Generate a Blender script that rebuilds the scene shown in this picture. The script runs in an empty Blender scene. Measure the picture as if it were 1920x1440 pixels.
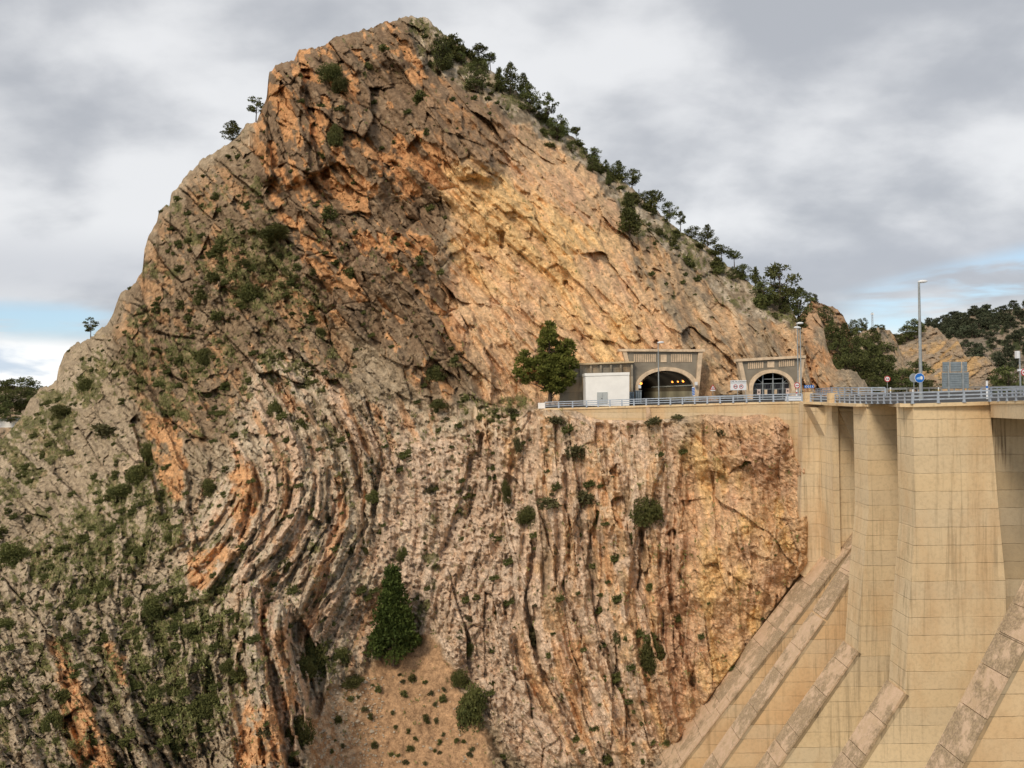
import bpy, math, random
import numpy as np
from mathutils import Vector, Matrix

random.seed(7)
SC = bpy.context.scene
COL = SC.collection
W, H, F = 1920.0, 1440.0, 1500.0

# ------------------------------------------------------------------ camera
CAM = np.array([0.0, 0.0, 100.0])
PITCH, ROLL = math.atan(18.0 / F), 0.0122
fw = np.array([0, math.cos(PITCH), math.sin(PITCH)])
r0 = np.array([1.0, 0, 0]); u0 = np.array([0, -math.sin(PITCH), math.cos(PITCH)])
RT = r0 * math.cos(ROLL) - u0 * math.sin(ROLL)
UP = u0 * math.cos(ROLL) + r0 * math.sin(ROLL)
cam_d = bpy.data.cameras.new('camera')
cam = bpy.data.objects.new('camera', cam_d); COL.objects.link(cam)
cam_d.sensor_width = 36.0; cam_d.lens = 36.0 * F / W
cam_d.clip_start = 0.5; cam_d.clip_end = 20000
cam.matrix_world = Matrix(((RT[0], UP[0], -fw[0], CAM[0]), (RT[1], UP[1], -fw[1], CAM[1]),
                           (RT[2], UP[2], -fw[2], CAM[2]), (0, 0, 0, 1)))
SC.camera = cam
SC.render.resolution_x = 1024; SC.render.resolution_y = 768
SC.view_settings.view_transform = 'Standard'; SC.view_settings.look = 'None'
SC.view_settings.exposure = 0.0; SC.view_settings.gamma = 1.0

def P(px, py, d):
    """the point that lies d metres ahead and shows at that place of the photograph"""
    px = np.asarray(px, float); py = np.asarray(py, float); d = np.asarray(d, float)
    a = ((px - 960) / F * d)[..., None]; b = (-(py - 720) / F * d)[..., None]
    return CAM + d[..., None] * fw + a * RT + b * UP

# ------------------------------------------------------------------ sun and sky
SUN_EL, SUN_AZ = math.radians(40), math.radians(-30)      # azimuth measured from behind the camera to the left
sd = bpy.data.lights.new('sun', 'SUN'); sd.energy = 2.3; sd.angle = math.radians(15); sd.color = (1.0, 0.87, 0.70)
sun = bpy.data.objects.new('sun', sd); COL.objects.link(sun)
sdir = Vector((math.sin(SUN_AZ) * math.cos(SUN_EL), -math.cos(SUN_AZ) * math.cos(SUN_EL), math.sin(SUN_EL)))
sun.rotation_euler = sdir.to_track_quat('Z', 'Y').to_euler(); sun.location = (0, 0, 300)

class NT:
    def __init__(s, tree): s.t = tree; s.n = tree.nodes; s.l = tree.links
    def new(s, kind, **kw):
        n = s.n.new(kind)
        for k, v in kw.items(): setattr(n, k, v)
        return n
    def set(s, sock, v):
        if isinstance(v, bpy.types.NodeSocket): s.l.new(v, sock)
        else: sock.default_value = v
    def math(s, op, a, b=0.0, c=None, clamp=False):
        n = s.new('ShaderNodeMath', operation=op, use_clamp=clamp)
        s.set(n.inputs[0], a); s.set(n.inputs[1], b)
        if c is not None: s.set(n.inputs[2], c)
        return n.outputs[0]
    def rng(s, v, a, b, c=0.0, d=1.0, smooth=True):
        n = s.new('ShaderNodeMapRange', interpolation_type='SMOOTHSTEP' if smooth else 'LINEAR')
        s.set(n.inputs['Value'], v)
        for k, x in (('From Min', a), ('From Max', b), ('To Min', c), ('To Max', d)): s.set(n.inputs[k], x)
        return n.outputs[0]
    def mix(s, f, a, b, mode='MIX'):
        n = s.new('ShaderNodeMix', data_type='RGBA', blend_type=mode, clamp_factor=True)
        s.set(n.inputs[0], f)
        for i, v in ((6, a), (7, b)):
            if isinstance(v, (tuple, list)) and len(v) == 3: v = (*v, 1)
            s.set(n.inputs[i], v)
        return n.outputs[2]
    def noise(s, vec, scale, detail=4, rough=0.55, dist=0.0):
        n = s.new('ShaderNodeTexNoise'); s.set(n.inputs['Vector'], vec)
        n.inputs['Scale'].default_value = scale; n.inputs['Detail'].default_value = detail
        n.inputs['Roughness'].default_value = rough; n.inputs['Distortion'].default_value = dist
        return n.outputs['Fac']
    def mapping(s, vec, scale=(1, 1, 1), loc=(0, 0, 0)):
        n = s.new('ShaderNodeMapping'); s.set(n.inputs['Vector'], vec)
        n.inputs['Scale'].default_value = scale; n.inputs['Location'].default_value = loc
        return n.outputs[0]

world = bpy.data.worlds.new('World'); SC.world = world; world.use_nodes = True
k = NT(world.node_tree); k.n.clear()
out = k.new('ShaderNodeOutputWorld'); bg = k.new('ShaderNodeBackground')
k.l.new(bg.outputs[0], out.inputs[0])
sky = k.new('ShaderNodeTexSky', sky_type='NISHITA'); sky.sun_disc = False
sky.sun_elevation = SUN_EL; sky.sun_rotation = math.pi + SUN_AZ if False else math.pi - SUN_AZ
sky.air_density = 1.0; sky.dust_density = 0.6
tc = k.new('ShaderNodeTexCoord'); dirv = tc.outputs['Generated']
sep = k.new('ShaderNodeSeparateXYZ'); k.l.new(dirv, sep.inputs[0])
zz = k.math('ADD', k.math('MAXIMUM', sep.outputs[2], 0.0), 0.42)
cmb = k.new('ShaderNodeCombineXYZ')
k.l.new(k.math('DIVIDE', sep.outputs[0], zz), cmb.inputs[0]); k.l.new(k.math('DIVIDE', sep.outputs[1], zz), cmb.inputs[1])
cv = cmb.outputs[0]
n1 = k.noise(k.mapping(cv, (0.8, 1.0, 1), (3.1, 1.7, 0)), 1.8, 6, 0.48, 0.15)
n2 = k.noise(k.mapping(cv, (0.9, 1.1, 1), (9.3, 4.2, 2)), 5.0, 7, 0.52, 0.1)
az = k.math('ARCTAN2', sep.outputs[0], sep.outputs[1])           # 0 ahead, plus to the right
el = k.math('ARCSINE', sep.outputs[2])
shade = k.math('ADD', k.math('MULTIPLY', n1, 0.58), k.math('MULTIPLY', n2, 0.42))
shade = k.math('ADD', shade, k.math('MULTIPLY', az, -0.07))       # the right of the sky is the darker side
bb = k.math('MULTIPLY', k.rng(az, 0.0, 0.3), k.math('MULTIPLY', k.rng(el, 0.12, 0.2), k.rng(el, 0.36, 0.26)))
shade = k.math('ADD', shade, k.math('MULTIPLY', bb, 0.10))
shade = k.math('SUBTRACT', shade, k.math('MULTIPLY', k.math('MULTIPLY', k.rng(az, 0.1, 0.45), k.rng(el, 0.34, 0.42)), 0.07))
cl = k.rng(shade, 0.39, 0.63)
cloud = k.mix(cl, (0.385, 0.40, 0.43), (0.69, 0.695, 0.705))
# low belt: darker cloud base, then bright cumulus behind it
belt = k.math('MULTIPLY', k.rng(el, 0.07, 0.13), k.rng(el, 0.20, 0.14))
cloud = k.mix(k.math('MULTIPLY', belt, 0.5), cloud, (0.40, 0.415, 0.46))
# gaps of blue low over the horizon, left and right
gap_n = k.noise(k.mapping(dirv, (3.0, 3.0, 16.0), (0.4, 0, 0.3)), 1.5, 5, 0.55, 0.4)
gl = k.math('MULTIPLY', k.rng(az, -0.42, -0.50), k.math('MULTIPLY', k.rng(el, 0.055, 0.08), k.rng(el, 0.115, 0.09)))
gr = k.math('MULTIPLY', k.rng(az, 0.36, 0.46), k.math('MULTIPLY', k.rng(el, 0.04, 0.075), k.rng(el, k.math('ADD', k.math('MULTIPLY', az, 0.18), 0.055), k.math('ADD', k.math('MULTIPLY', az, 0.18), 0.025))))
gap = k.math('MULTIPLY', k.math('MAXIMUM', gl, gr), k.rng(gap_n, 0.42, 0.58), clamp=True)
low = k.rng(el, 0.075, 0.05)
puff = k.noise(k.mapping(dirv, (5, 5, 14)), 2.2, 5, 0.5, 0.2)
cloud = k.mix(low, cloud, k.mix(k.rng(puff, 0.38, 0.58), (0.50, 0.58, 0.68), (0.88, 0.88, 0.88)))
blue = k.mix(0.5, (0.42, 0.63, 0.84), k.mix(1.0, (0.10, 0.10, 0.10), sky.outputs[0], 'MULTIPLY'))
skyc = k.mix(gap, cloud, blue)
skyc = k.mix(0.05, skyc, k.mix(1.0, (0.12, 0.12, 0.12), sky.outputs[0], 'MULTIPLY'))
k.l.new(skyc, bg.inputs[0]); bg.inputs[1].default_value = 1.24

# ------------------------------------------------------------------ materials
def mat(name, rough=0.9, spec=0.2):
    m = bpy.data.materials.new(name); m.use_nodes = True
    t = NT(m.node_tree); b = t.n['Principled BSDF']
    b.inputs['Roughness'].default_value = rough; b.inputs['Specular IOR Level'].default_value = spec
    return m, t, b
def bump(t, b, h, strength, dist):
    n = t.new('ShaderNodeBump'); n.inputs['Strength'].default_value = strength; n.inputs['Distance'].default_value = dist
    t.l.new(h, n.inputs['Height']); t.l.new(n.outputs[0], b.inputs['Normal'])
def geo(t): return t.new('ShaderNodeNewGeometry').outputs['Position']

def rock_material(name, fine=1.0):
    m, t, b = mat(name, 0.95, 0.08)
    a = t.new('ShaderNodeAttribute', attribute_name='Col').outputs['Color']
    p = geo(t)
    na = t.noise(p, 1.1 * fine, 6, 0.65, 0.4); nb = t.noise(p, 4.5 * fine, 4, 0.6)
    f = t.math('ADD', t.math('MULTIPLY', t.rng(na, 0.32, 0.68), 0.55), t.math('MULTIPLY', t.rng(nb, 0.32, 0.68), 0.40))
    v = t.math('ADD', f, 0.56)
    cc = t.new('ShaderNodeCombineXYZ')
    for i in range(3): t.l.new(v, cc.inputs[i])
    t.l.new(t.mix(1.0, a, cc.outputs[0], 'MULTIPLY'), b.inputs['Base Color'])
    hh = t.math('ADD', na, t.math('MULTIPLY', nb, 0.35))
    bump(t, b, hh, 0.8, 0.38 / fine)
    return m
M_ROCK = rock_material('rock')
M_ROCKFAR = rock_material('far rock', 0.35)

def concrete_material(name, c1, c2, lift=1.62, stain=(0.16, 0.115, 0.07), amount=0.5, dark=0.0):
    m, t, b = mat(name, 0.9, 0.15)
    p = geo(t); s = t.new('ShaderNodeSeparateXYZ'); t.l.new(p, s.inputs[0])
    big = t.noise(p, 0.16, 5, 0.6, 0.3)
    col = t.mix(t.rng(big, 0.32, 0.68), c1, c2)
    # every lift of concrete has its own tone
    zl = t.math('DIVIDE', s.outputs[2], lift); fl = t.math('FLOOR', zl)
    wn = t.new('ShaderNodeTexWhiteNoise', noise_dimensions='1D'); t.l.new(fl, wn.inputs['W'])
    col = t.mix(t.math('MULTIPLY', wn.outputs['Value'], 0.55), col, (0.62, 0.52, 0.37))
    # streaks that run down
    st = t.noise(t.mapping(p, (2.4, 2.4, 0.10)), 1.0, 7, 0.66, 0.15)
    st2 = t.noise(t.mapping(p, (0.35, 0.35, 0.05), (5, 3, 0)), 1.0, 4, 0.6)
    sm = t.math('MULTIPLY', t.rng(st, 0.47, 0.68), t.rng(st2, 0.42, 0.60), clamp=True)
    col = t.mix(t.math('MULTIPLY', sm, amount), col, stain)
    orange = t.noise(t.mapping(p, (0.25, 0.25, 0.10), (1, 9, 2)), 1.0, 5, 0.6)
    col = t.mix(t.math('MULTIPLY', t.rng(orange, 0.46, 0.66), 0.42), col, (0.60, 0.38, 0.19))
    fine = t.noise(p, 3.0, 5, 0.65); fine2 = t.noise(p, 14.0, 3, 0.6)
    col = t.mix(t.math('MULTIPLY', t.rng(fine, 0.55, 0.35), 0.16), col, (0.25, 0.19, 0.12))
    wob = t.math('MULTIPLY', t.math('SUBTRACT', t.noise(p, 0.8, 3), 0.5), 0.10)
    fr = t.math('FRACT', t.math('ADD', zl, wob))
    ln = t.rng(t.math('ABSOLUTE', t.math('SUBTRACT', fr, 0.5)), 0.470, 0.492)
    lv = t.rng(t.noise(t.mapping(p, (0.5, 0.5, 2.0)), 1.0, 3), 0.35, 0.6, 0.25, 0.9)
    ln = t.math('MULTIPLY', ln, lv)
    col = t.mix(t.math('MULTIPLY', ln, 0.36), col, (0.20, 0.14, 0.08))
    # vertical board and panel marks
    xx = t.math('ADD', t.math('MULTIPLY', s.outputs[0], 0.9), t.math('MULTIPLY', s.outputs[1], 0.9))
    off = t.math('MULTIPLY', wn.outputs['Value'], 5.0)
    fx = t.math('FRACT', t.math('ADD', t.math('DIVIDE', xx, 6.1), off))
    lx = t.math('MULTIPLY', t.rng(t.math('ABSOLUTE', t.math('SUBTRACT', fx, 0.5)), 0.494, 0.499), 0.10)
    if dark: col = t.mix(dark, col, (0.10, 0.075, 0.05))
    t.l.new(col, b.inputs['Base Color'])
    hh = t.math('SUBTRACT', t.math('ADD', t.math('MULTIPLY', fine, 0.5), t.math('MULTIPLY', fine2, 0.2)), t.math('MULTIPLY', ln, 1.2))
    bump(t, b, hh, 0.6, 0.08)
    return m
M_CONC = concrete_material('dam concrete', (0.71, 0.54, 0.325), (0.80, 0.62, 0.385))
M_CONC_W = concrete_material('warm dam concrete', (0.70, 0.465, 0.245), (0.78, 0.56, 0.32), amount=0.55)
M_CONC_G = concrete_material('grey dam concrete', (0.66, 0.52, 0.34), (0.74, 0.59, 0.39), amount=0.5)
M_CONC_D = concrete_material('stained and shaded dam concrete', (0.34, 0.26, 0.16), (0.46, 0.35, 0.21), amount=0.95)  # heavy stains, and the bridge's shade put into the darker base colour
M_WALL = concrete_material('wall concrete', (0.52, 0.385, 0.215), (0.60, 0.46, 0.28), lift=0.85, amount=0.4)

def coping_material():
    m, t, b = mat('mossy coping', 0.95, 0.1)
    p = geo(t)
    n = t.noise(p, 0.30, 7, 0.72, 0.2); n2 = t.noise(p, 1.6, 5, 0.65); n3 = t.noise(p, 6, 3)
    col = t.mix(t.rng(n2, 0.35, 0.65), (0.62, 0.44, 0.30), (0.52, 0.37, 0.23))
    mk = t.math('MULTIPLY', t.rng(n, 0.46, 0.56), t.rng(n2, 0.28, 0.5))
    isl = t.new('ShaderNodeNewGeometry').outputs['Random Per Island']
    col = t.mix(t.math('MULTIPLY', isl, 0.4), col, (0.72, 0.54, 0.38))
    mk = t.math('MULTIPLY', t.rng(t.math('ADD', n, t.math('MULTIPLY', isl, 0.16)), 0.54, 0.64), t.rng(n2, 0.25, 0.5))
    col = t.mix(t.math('MULTIPLY', mk, 0.66), col, t.mix(t.rng(n3, 0.4, 0.6), (0.17, 0.13, 0.08), (0.36, 0.27, 0.16)))
    t.l.new(col, b.inputs['Base Color']); bump(t, b, n3, 0.5, 0.1)
    return m
M_COPE = coping_material()
M_DRIP = concrete_material('damp stained edge', (0.22, 0.16, 0.095), (0.46, 0.34, 0.20), amount=1.0, stain=(0.09, 0.07, 0.045))

def plain(name, c, rough=0.6, metal=0.0, var=0.15, scale=2.0, spec=0.3):
    m, t, b = mat(name, rough, spec); b.inputs['Metallic'].default_value = metal
    n = t.noise(geo(t), scale, 4, 0.6)
    dk = tuple(x * (1 - var) for x in c); lt = tuple(min(1, x * (1 + var)) for x in c)
    t.l.new(t.mix(t.rng(n, 0.3, 0.7), dk, lt), b.inputs['Base Color'])
    return m
M_RAIL = plain('blue grey rail paint', (0.37, 0.42, 0.49), 0.45, 0.0, 0.15)
M_GALV = plain('galvanised steel', (0.34, 0.36, 0.36), 0.5, 0.3, 0.15)
M_WHITE = plain('white render', (0.86, 0.84, 0.80), 0.85, 0, 0.04, 0.8)
M_WHITEP = plain('white sign face', (0.78, 0.79, 0.80), 0.5, 0, 0.03)
M_GREYDOOR = plain('grey door paint', (0.44, 0.46, 0.45), 0.5, 0, 0.05)
M_RED = plain('red sign paint', (0.50, 0.03, 0.03), 0.5, 0, 0.08)
M_BLUE = plain('blue sign paint', (0.02, 0.16, 0.55), 0.45, 0, 0.08)
M_BLACK = plain('black sign paint', (0.02, 0.02, 0.025), 0.6, 0, 0.1)
M_SIGNBACK = plain('ribbed aluminium', (0.27, 0.31, 0.33), 0.55, 0.3, 0.12)
M_PORTAL = plain('grey portal render', (0.25, 0.215, 0.165), 0.95, 0, 0.16, 0.7)
M_STONE = plain('pale dressed stone', (0.66, 0.50, 0.34), 0.9, 0, 0.2, 1.2)
M_RIBWALL = concrete_material('grey retaining concrete', (0.17, 0.15, 0.12), (0.25, 0.22, 0.175), lift=1.3, amount=0.6, stain=(0.08, 0.07, 0.055))
M_ASPHALT = plain('asphalt', (0.055, 0.053, 0.05), 0.9, 0, 0.15, 0.8)
M_TUNDARK = plain('dark tunnel lining', (0.035, 0.028, 0.022), 0.95, 0, 0.2, 0.5)  # one near-black tone for lining, floor and end wall
M_TUNLOW = plain('pale tunnel wall', (0.40, 0.37, 0.28), 0.8, 0, 0.1, 0.5)
M_BARK = plain('pine bark', (0.085, 0.06, 0.042), 0.95, 0, 0.3, 3)
M_YELLOWMARK = plain('yellow reflector', (0.7, 0.5, 0.05), 0.5)
M_ROOF = plain('terracotta roof', (0.38, 0.20, 0.12), 0.9)

def emit(name, c, s):
    m = bpy.data.materials.new(name); m.use_nodes = True
    b = m.node_tree.nodes['Principled BSDF']
    b.inputs['Base Color'].default_value = (*c, 1); b.inputs['Emission Color'].default_value = (*c, 1)
    b.inputs['Emission Strength'].default_value = s
    return m
M_LAMP = emit('sodium lamp', (1.0, 0.30, 0.04), 4)

def leaf_material(name, c1, c2):
    m, t, b = mat(name, 0.75, 0.15)
    tint = t.new('ShaderNodeAttribute', attribute_name='tint').outputs['Fac']
    oi = t.new('ShaderNodeObjectInfo').outputs['Random']
    n = t.noise(geo(t), 0.6, 3)
    f = t.math('ADD', t.math('MULTIPLY', tint, 0.65), t.math('MULTIPLY', n, 0.35))
    col = t.mix(f, c1, c2)
    hs = t.new('ShaderNodeHueSaturation'); t.l.new(col, hs.inputs['Color'])
    t.l.new(t.rng(oi, 0, 1, 0.75, 1.25, False), hs.inputs['Value']); t.l.new(t.rng(oi, 0, 1, 0.49, 0.515, False), hs.inputs['Hue'])
    t.l.new(hs.outputs[0], b.inputs['Base Color'])
    tr = t.new('ShaderNodeBsdfTranslucent'); t.l.new(hs.outputs[0], tr.inputs[0])
    mx = t.new('ShaderNodeMixShader'); mx.inputs[0].default_value = 0.22
    t.l.new(b.outputs[0], mx.inputs[1]); t.l.new(tr.outputs[0], mx.inputs[2])
    t.l.new(mx.outputs[0], t.n['Material Output'].inputs[0])
    return m
M_PINE = leaf_material('pine needles', (0.078, 0.095, 0.020), (0.265, 0.280, 0.060))
M_PINEDEEP = leaf_material('deep green pine needles', (0.030, 0.048, 0.012), (0.115, 0.150, 0.034))
M_PINEDK = leaf_material('dark pine needles', (0.055, 0.066, 0.024), (0.175, 0.185, 0.060))
M_PINEFAR = leaf_material('far pine needles', (0.052, 0.062, 0.038), (0.115, 0.125, 0.068))
M_SHRUB = leaf_material('shrub leaves', (0.052, 0.062, 0.020), (0.180, 0.175, 0.058))
M_OLIVE = leaf_material('olive shrub leaves', (0.065, 0.064, 0.028), (0.170, 0.150, 0.070))
M_GRASS = leaf_material('grass tufts', (0.150, 0.160, 0.052), (0.350, 0.335, 0.140))

# ------------------------------------------------------------------ object helpers
def link(o, parent=None):
    COL.objects.link(o)
    if parent is not None: o.parent = parent
    return o
def tag(o, label=None, cat=None, group=None, kind=None):
    if label: o['label'] = label
    if cat: o['category'] = cat
    if group: o['group'] = group
    if kind: o['kind'] = kind
    return o
def np_mesh(name, verts, faces, material, smooth=False, attrs=None):
    """faces: (n,k) array, all with the same number of corners"""
    me = bpy.data.meshes.new(name)
    verts = np.ascontiguousarray(verts, dtype=np.float32); faces = np.ascontiguousarray(faces, dtype=np.int32)
    n, kk = faces.shape
    me.vertices.add(len(verts)); me.vertices.foreach_set('co', verts.ravel())
    me.loops.add(n * kk); me.loops.foreach_set('vertex_index', faces.ravel())
    me.polygons.add(n)
    me.polygons.foreach_set('loop_start', np.arange(0, n * kk, kk, dtype=np.int32))
    me.polygons.foreach_set('use_smooth', np.full(n, smooth, dtype=bool))
    for an, (tp, arr) in (attrs or {}).items():
        a = me.attributes.new(an, tp, 'POINT')
        a.data.foreach_set('color' if tp == 'FLOAT_COLOR' else 'value', np.ascontiguousarray(arr, dtype=np.float32).ravel())
    me.update(calc_edges=True); me.validate(verbose=False)
    me.materials.append(material)
    return me
def np_obj(name, verts, faces, material, parent=None, **kw):
    return link(bpy.data.objects.new(name, np_mesh(name, verts, faces, material, **kw)), parent)

class MB:
    """collects shapes, then links them as one mesh object; vertices in world space or in the parent's frame"""
    def __init__(s): s.v = []; s.f = []
    def add(s, vs, fs):
        b = len(s.v); s.v += [tuple(map(float, x)) for x in vs]; s.f += [tuple(b + i for i in f) for f in fs]; return s
    def prism(s, pts, ext):
        """closed polygon pts pushed along ext"""
        n = len(pts); e = np.array(ext, float); a = [np.array(p, float) for p in pts]
        s.add(a + [p + e for p in a], [tuple(range(n))[::-1], tuple(range(n, 2 * n))] + [(i, (i + 1) % n, n + (i + 1) % n, n + i) for i in range(n)])
        return s
    def box(s, x0, y0, z0, x1, y1, z1):
        return s.prism([(x0, y0, z0), (x1, y0, z0), (x1, y0, z1), (x0, y0, z1)], (0, y1 - y0, 0))
    def bar(s, a, b, w, h=None, up=(0, 0, 1)):
        h = h or w; a = Vector(a); b = Vector(b); d = (b - a).normalized(); u = Vector(up)
        if abs(d.dot(u)) > 0.95: u = Vector((0, 1, 0))
        r = d.cross(u).normalized(); u = r.cross(d).normalized()
        q = [(r * sx * w / 2 + u * sy * h / 2) for sx, sy in ((-1, -1), (1, -1), (1, 1), (-1, 1))]
        return s.prism([a + x for x in q], b - a)
    def tube(s, pts, rad, n=8):
        pts = [Vector(p) for p in pts]; rads = rad if isinstance(rad, (list, tuple)) else [rad] * len(pts)
        b = len(s.v)
        for i, p in enumerate(pts):
            d = (pts[min(i + 1, len(pts) - 1)] - pts[max(i - 1, 0)]).normalized()
            u = Vector((0, 1, 0)) if abs(d.z) > 0.9 else Vector((0, 0, 1))
            r = d.cross(u).normalized(); u = r.cross(d)
            for j in range(n):
                a = 2 * math.pi * j / n; s.v.append(tuple(p + (r * math.cos(a) + u * math.sin(a)) * rads[i]))
        for i in range(len(pts) - 1):
            for j in range(n):
                s.f.append((b + i * n + j, b + i * n + (j + 1) % n, b + (i + 1) * n + (j + 1) % n, b + (i + 1) * n + j))
        s.f.append(tuple(b + j for j in range(n))[::-1]); s.f.append(tuple(b + (len(pts) - 1) * n + j for j in range(n)))
        return s
    def disc(s, c, rad, t, n=28, r_in=0.0):
        """upright disc facing -Y, t thick"""
        c = Vector(c)
        o = [(c.x + rad * math.cos(2 * math.pi * i / n), c.y, c.z + rad * math.sin(2 * math.pi * i / n)) for i in range(n)]
        if r_in <= 0: return s.prism(o, (0, t, 0))
        q = [(c.x + r_in * math.cos(2 * math.pi * i / n), c.y, c.z + r_in * math.sin(2 * math.pi * i / n)) for i in range(n)]
        for i in range(n):
            j = (i + 1) % n; s.prism([o[i], o[j], q[j], q[i]], (0, t, 0))
        return s
    def build(s, name, material, parent=None, bevel=0.0):
        me = bpy.data.meshes.new(name); me.from_pydata(s.v, [], s.f); me.validate(); me.update()
        me.materials.append(material); o = link(bpy.data.objects.new(name, me), parent)
        if bevel:
            b = o.modifiers.new('bevel', 'BEVEL'); b.width = bevel; b.segments = 2; b.limit_method = 'ANGLE'
        return o
def empty(name, loc=(0, 0, 0), rz=0.0):
    o = bpy.data.objects.new(name, None); o.location = loc; o.rotation_euler = (0, 0, rz); return link(o)

# ------------------------------------------------------------------ noise
_rng = np.random.default_rng(11)
_TAB = _rng.random((16, 256, 256)).astype(np.float32)
def vnoise(x, y, s):
    t = _TAB[s % 16]; xi = np.floor(x).astype(np.int64); yi = np.floor(y).astype(np.int64)
    fx = (x - xi); fy = (y - yi); fx = fx * fx * (3 - 2 * fx); fy = fy * fy * (3 - 2 * fy)
    x0 = (xi + s * 37) & 255; x1 = (x0 + 1) & 255; y0 = (yi + s * 91) & 255; y1 = (y0 + 1) & 255
    return ((t[x0, y0] * (1 - fx) + t[x1, y0] * fx) * (1 - fy) + (t[x0, y1] * (1 - fx) + t[x1, y1] * fx) * fy) * 2 - 1
def fbm(x, y, octv, s, gain=0.5):
    r = 0; a = 1; tot = 0
    for i in range(octv):
        r = r + a * vnoise(x, y, s + i); tot += a; x = x * 2.03 + 11.3; y = y * 2.03 + 5.7; a *= gain
    return r / tot
def ridged(x, y, octv, s):
    r = 0; a = 1; tot = 0
    for i in range(octv):
        r = r + a * (1 - np.abs(vnoise(x, y, s + i)) * 2); tot += a; x = x * 2.1 + 3.3; y = y * 2.1 + 8.1; a *= 0.5
    return r / tot
def voro(u, v, s):
    """F1, F2, random vector of the nearest cell, offset from its centre"""
    ui = np.floor(u).astype(np.int64); vi = np.floor(v).astype(np.int64)
    f1 = np.full(u.shape, 9.0); f2 = np.full(u.shape, 9.0); cu = np.zeros(u.shape); cv = np.zeros(u.shape)
    ia = np.zeros(u.shape, np.int64); ib = np.zeros(u.shape, np.int64)
    for i in (-1, 0, 1):
        for j in (-1, 0, 1):
            a = (ui + i + s * 13) & 255; b = (vi + j + s * 29) & 255
            jx = ui + i + 0.05 + 0.9 * _TAB[s % 16, a, b]; jy = vi + j + 0.05 + 0.9 * _TAB[(s + 5) % 16, a, b]
            d = np.hypot(u - jx, v - jy); m = d < f1
            f2 = np.where(m, f1, np.minimum(f2, d)); f1 = np.where(m, d, f1)
            cu = np.where(m, u - jx, cu); cv = np.where(m, v - jy, cv); ia = np.where(m, a, ia); ib = np.where(m, b, ib)
    rnd = [_TAB[(s + q) % 16, ia, ib] * 2 - 1 for q in (7, 8, 9, 10)]
    return f1, f2, rnd, cu, cv
def sstep(x, a, b):
    t = np.clip((x - a) / (b - a), 0, 1); return t * t * (3 - 2 * t)
def blur(a, r):
    kx = np.exp(-0.5 * (np.arange(-3 * r, 3 * r + 1) / r) ** 2); kx /= kx.sum(); n = len(kx) // 2
    for ax in (0, 1):
        p = np.pad(a, [(n, n) if i == ax else (0, 0) for i in (0, 1)], mode='edge'); o = 0
        for i, w in enumerate(kx):
            sl = [slice(None)] * 2; sl[ax] = slice(i, i + a.shape[ax]); o = o + w * p[tuple(sl)]
        a = o
    return a
# working sheet of 2 px cells
GX0, GY0, GS = -200.0, -20.0, 2.0
GW, GH = 920, 790
gy, gx = np.mgrid[0:GH, 0:GW]; gx = GX0 + gx * GS; gy = GY0 + gy * GS
def samp(a, px, py, S=GS):
    x = np.clip((px - GX0) / S, 0, a.shape[1] - 1.001); y = np.clip((py - GY0) / S, 0, a.shape[0] - 1.001)
    xi = x.astype(int); yi = y.astype(int); fx = x - xi; fy = y - yi
    return (a[yi, xi] * (1 - fx) + a[yi, xi + 1] * fx) * (1 - fy) + (a[yi + 1, xi] * (1 - fx) + a[yi + 1, xi + 1] * fx) * fy
cgy, cgx = gy[::4, ::4], gx[::4, ::4]      # coarse sheet of 8 px cells
def up4(a):
    return samp(a, gx, gy, GS * 4)
def inpoly(px, py, poly):
    r = np.zeros(px.shape, bool); n = len(poly)
    for i in range(n):
        x0, y0 = poly[i]; x1, y1 = poly[(i + 1) % n]
        if y0 == y1: continue
        c = ((y0 > py) != (y1 > py)) & (px < (x1 - x0) * (py - y0) / (y1 - y0) + x0); r ^= c
    return r
def region(poly, soft=3):
    return up4(blur(inpoly(cgx, cgy, poly).astype(float), soft))
def rbf(pts, px, py, power='tps', lam=1e-3):
    pts = np.array(pts, float); xy = pts[:, :2] / 1000; v = pts[:, 2]; n = len(pts)
    def phi(r): return r * r * np.log(r + 1e-6)
    K = phi(np.hypot(xy[:, None, 0] - xy[None, :, 0], xy[:, None, 1] - xy[None, :, 1])) + lam * np.eye(n)
    Q = np.c_[np.ones(n), xy]; A = np.block([[K, Q], [Q.T, np.zeros((3, 3))]])
    w = np.linalg.solve(A, np.r_[v, 0, 0, 0]); o = w[n] + w[n + 1] * px / 1000 + w[n + 2] * py / 1000
    for i in range(n): o = o + w[i] * phi(np.hypot(px / 1000 - xy[i, 0], py / 1000 - xy[i, 1]))
    return o

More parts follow.
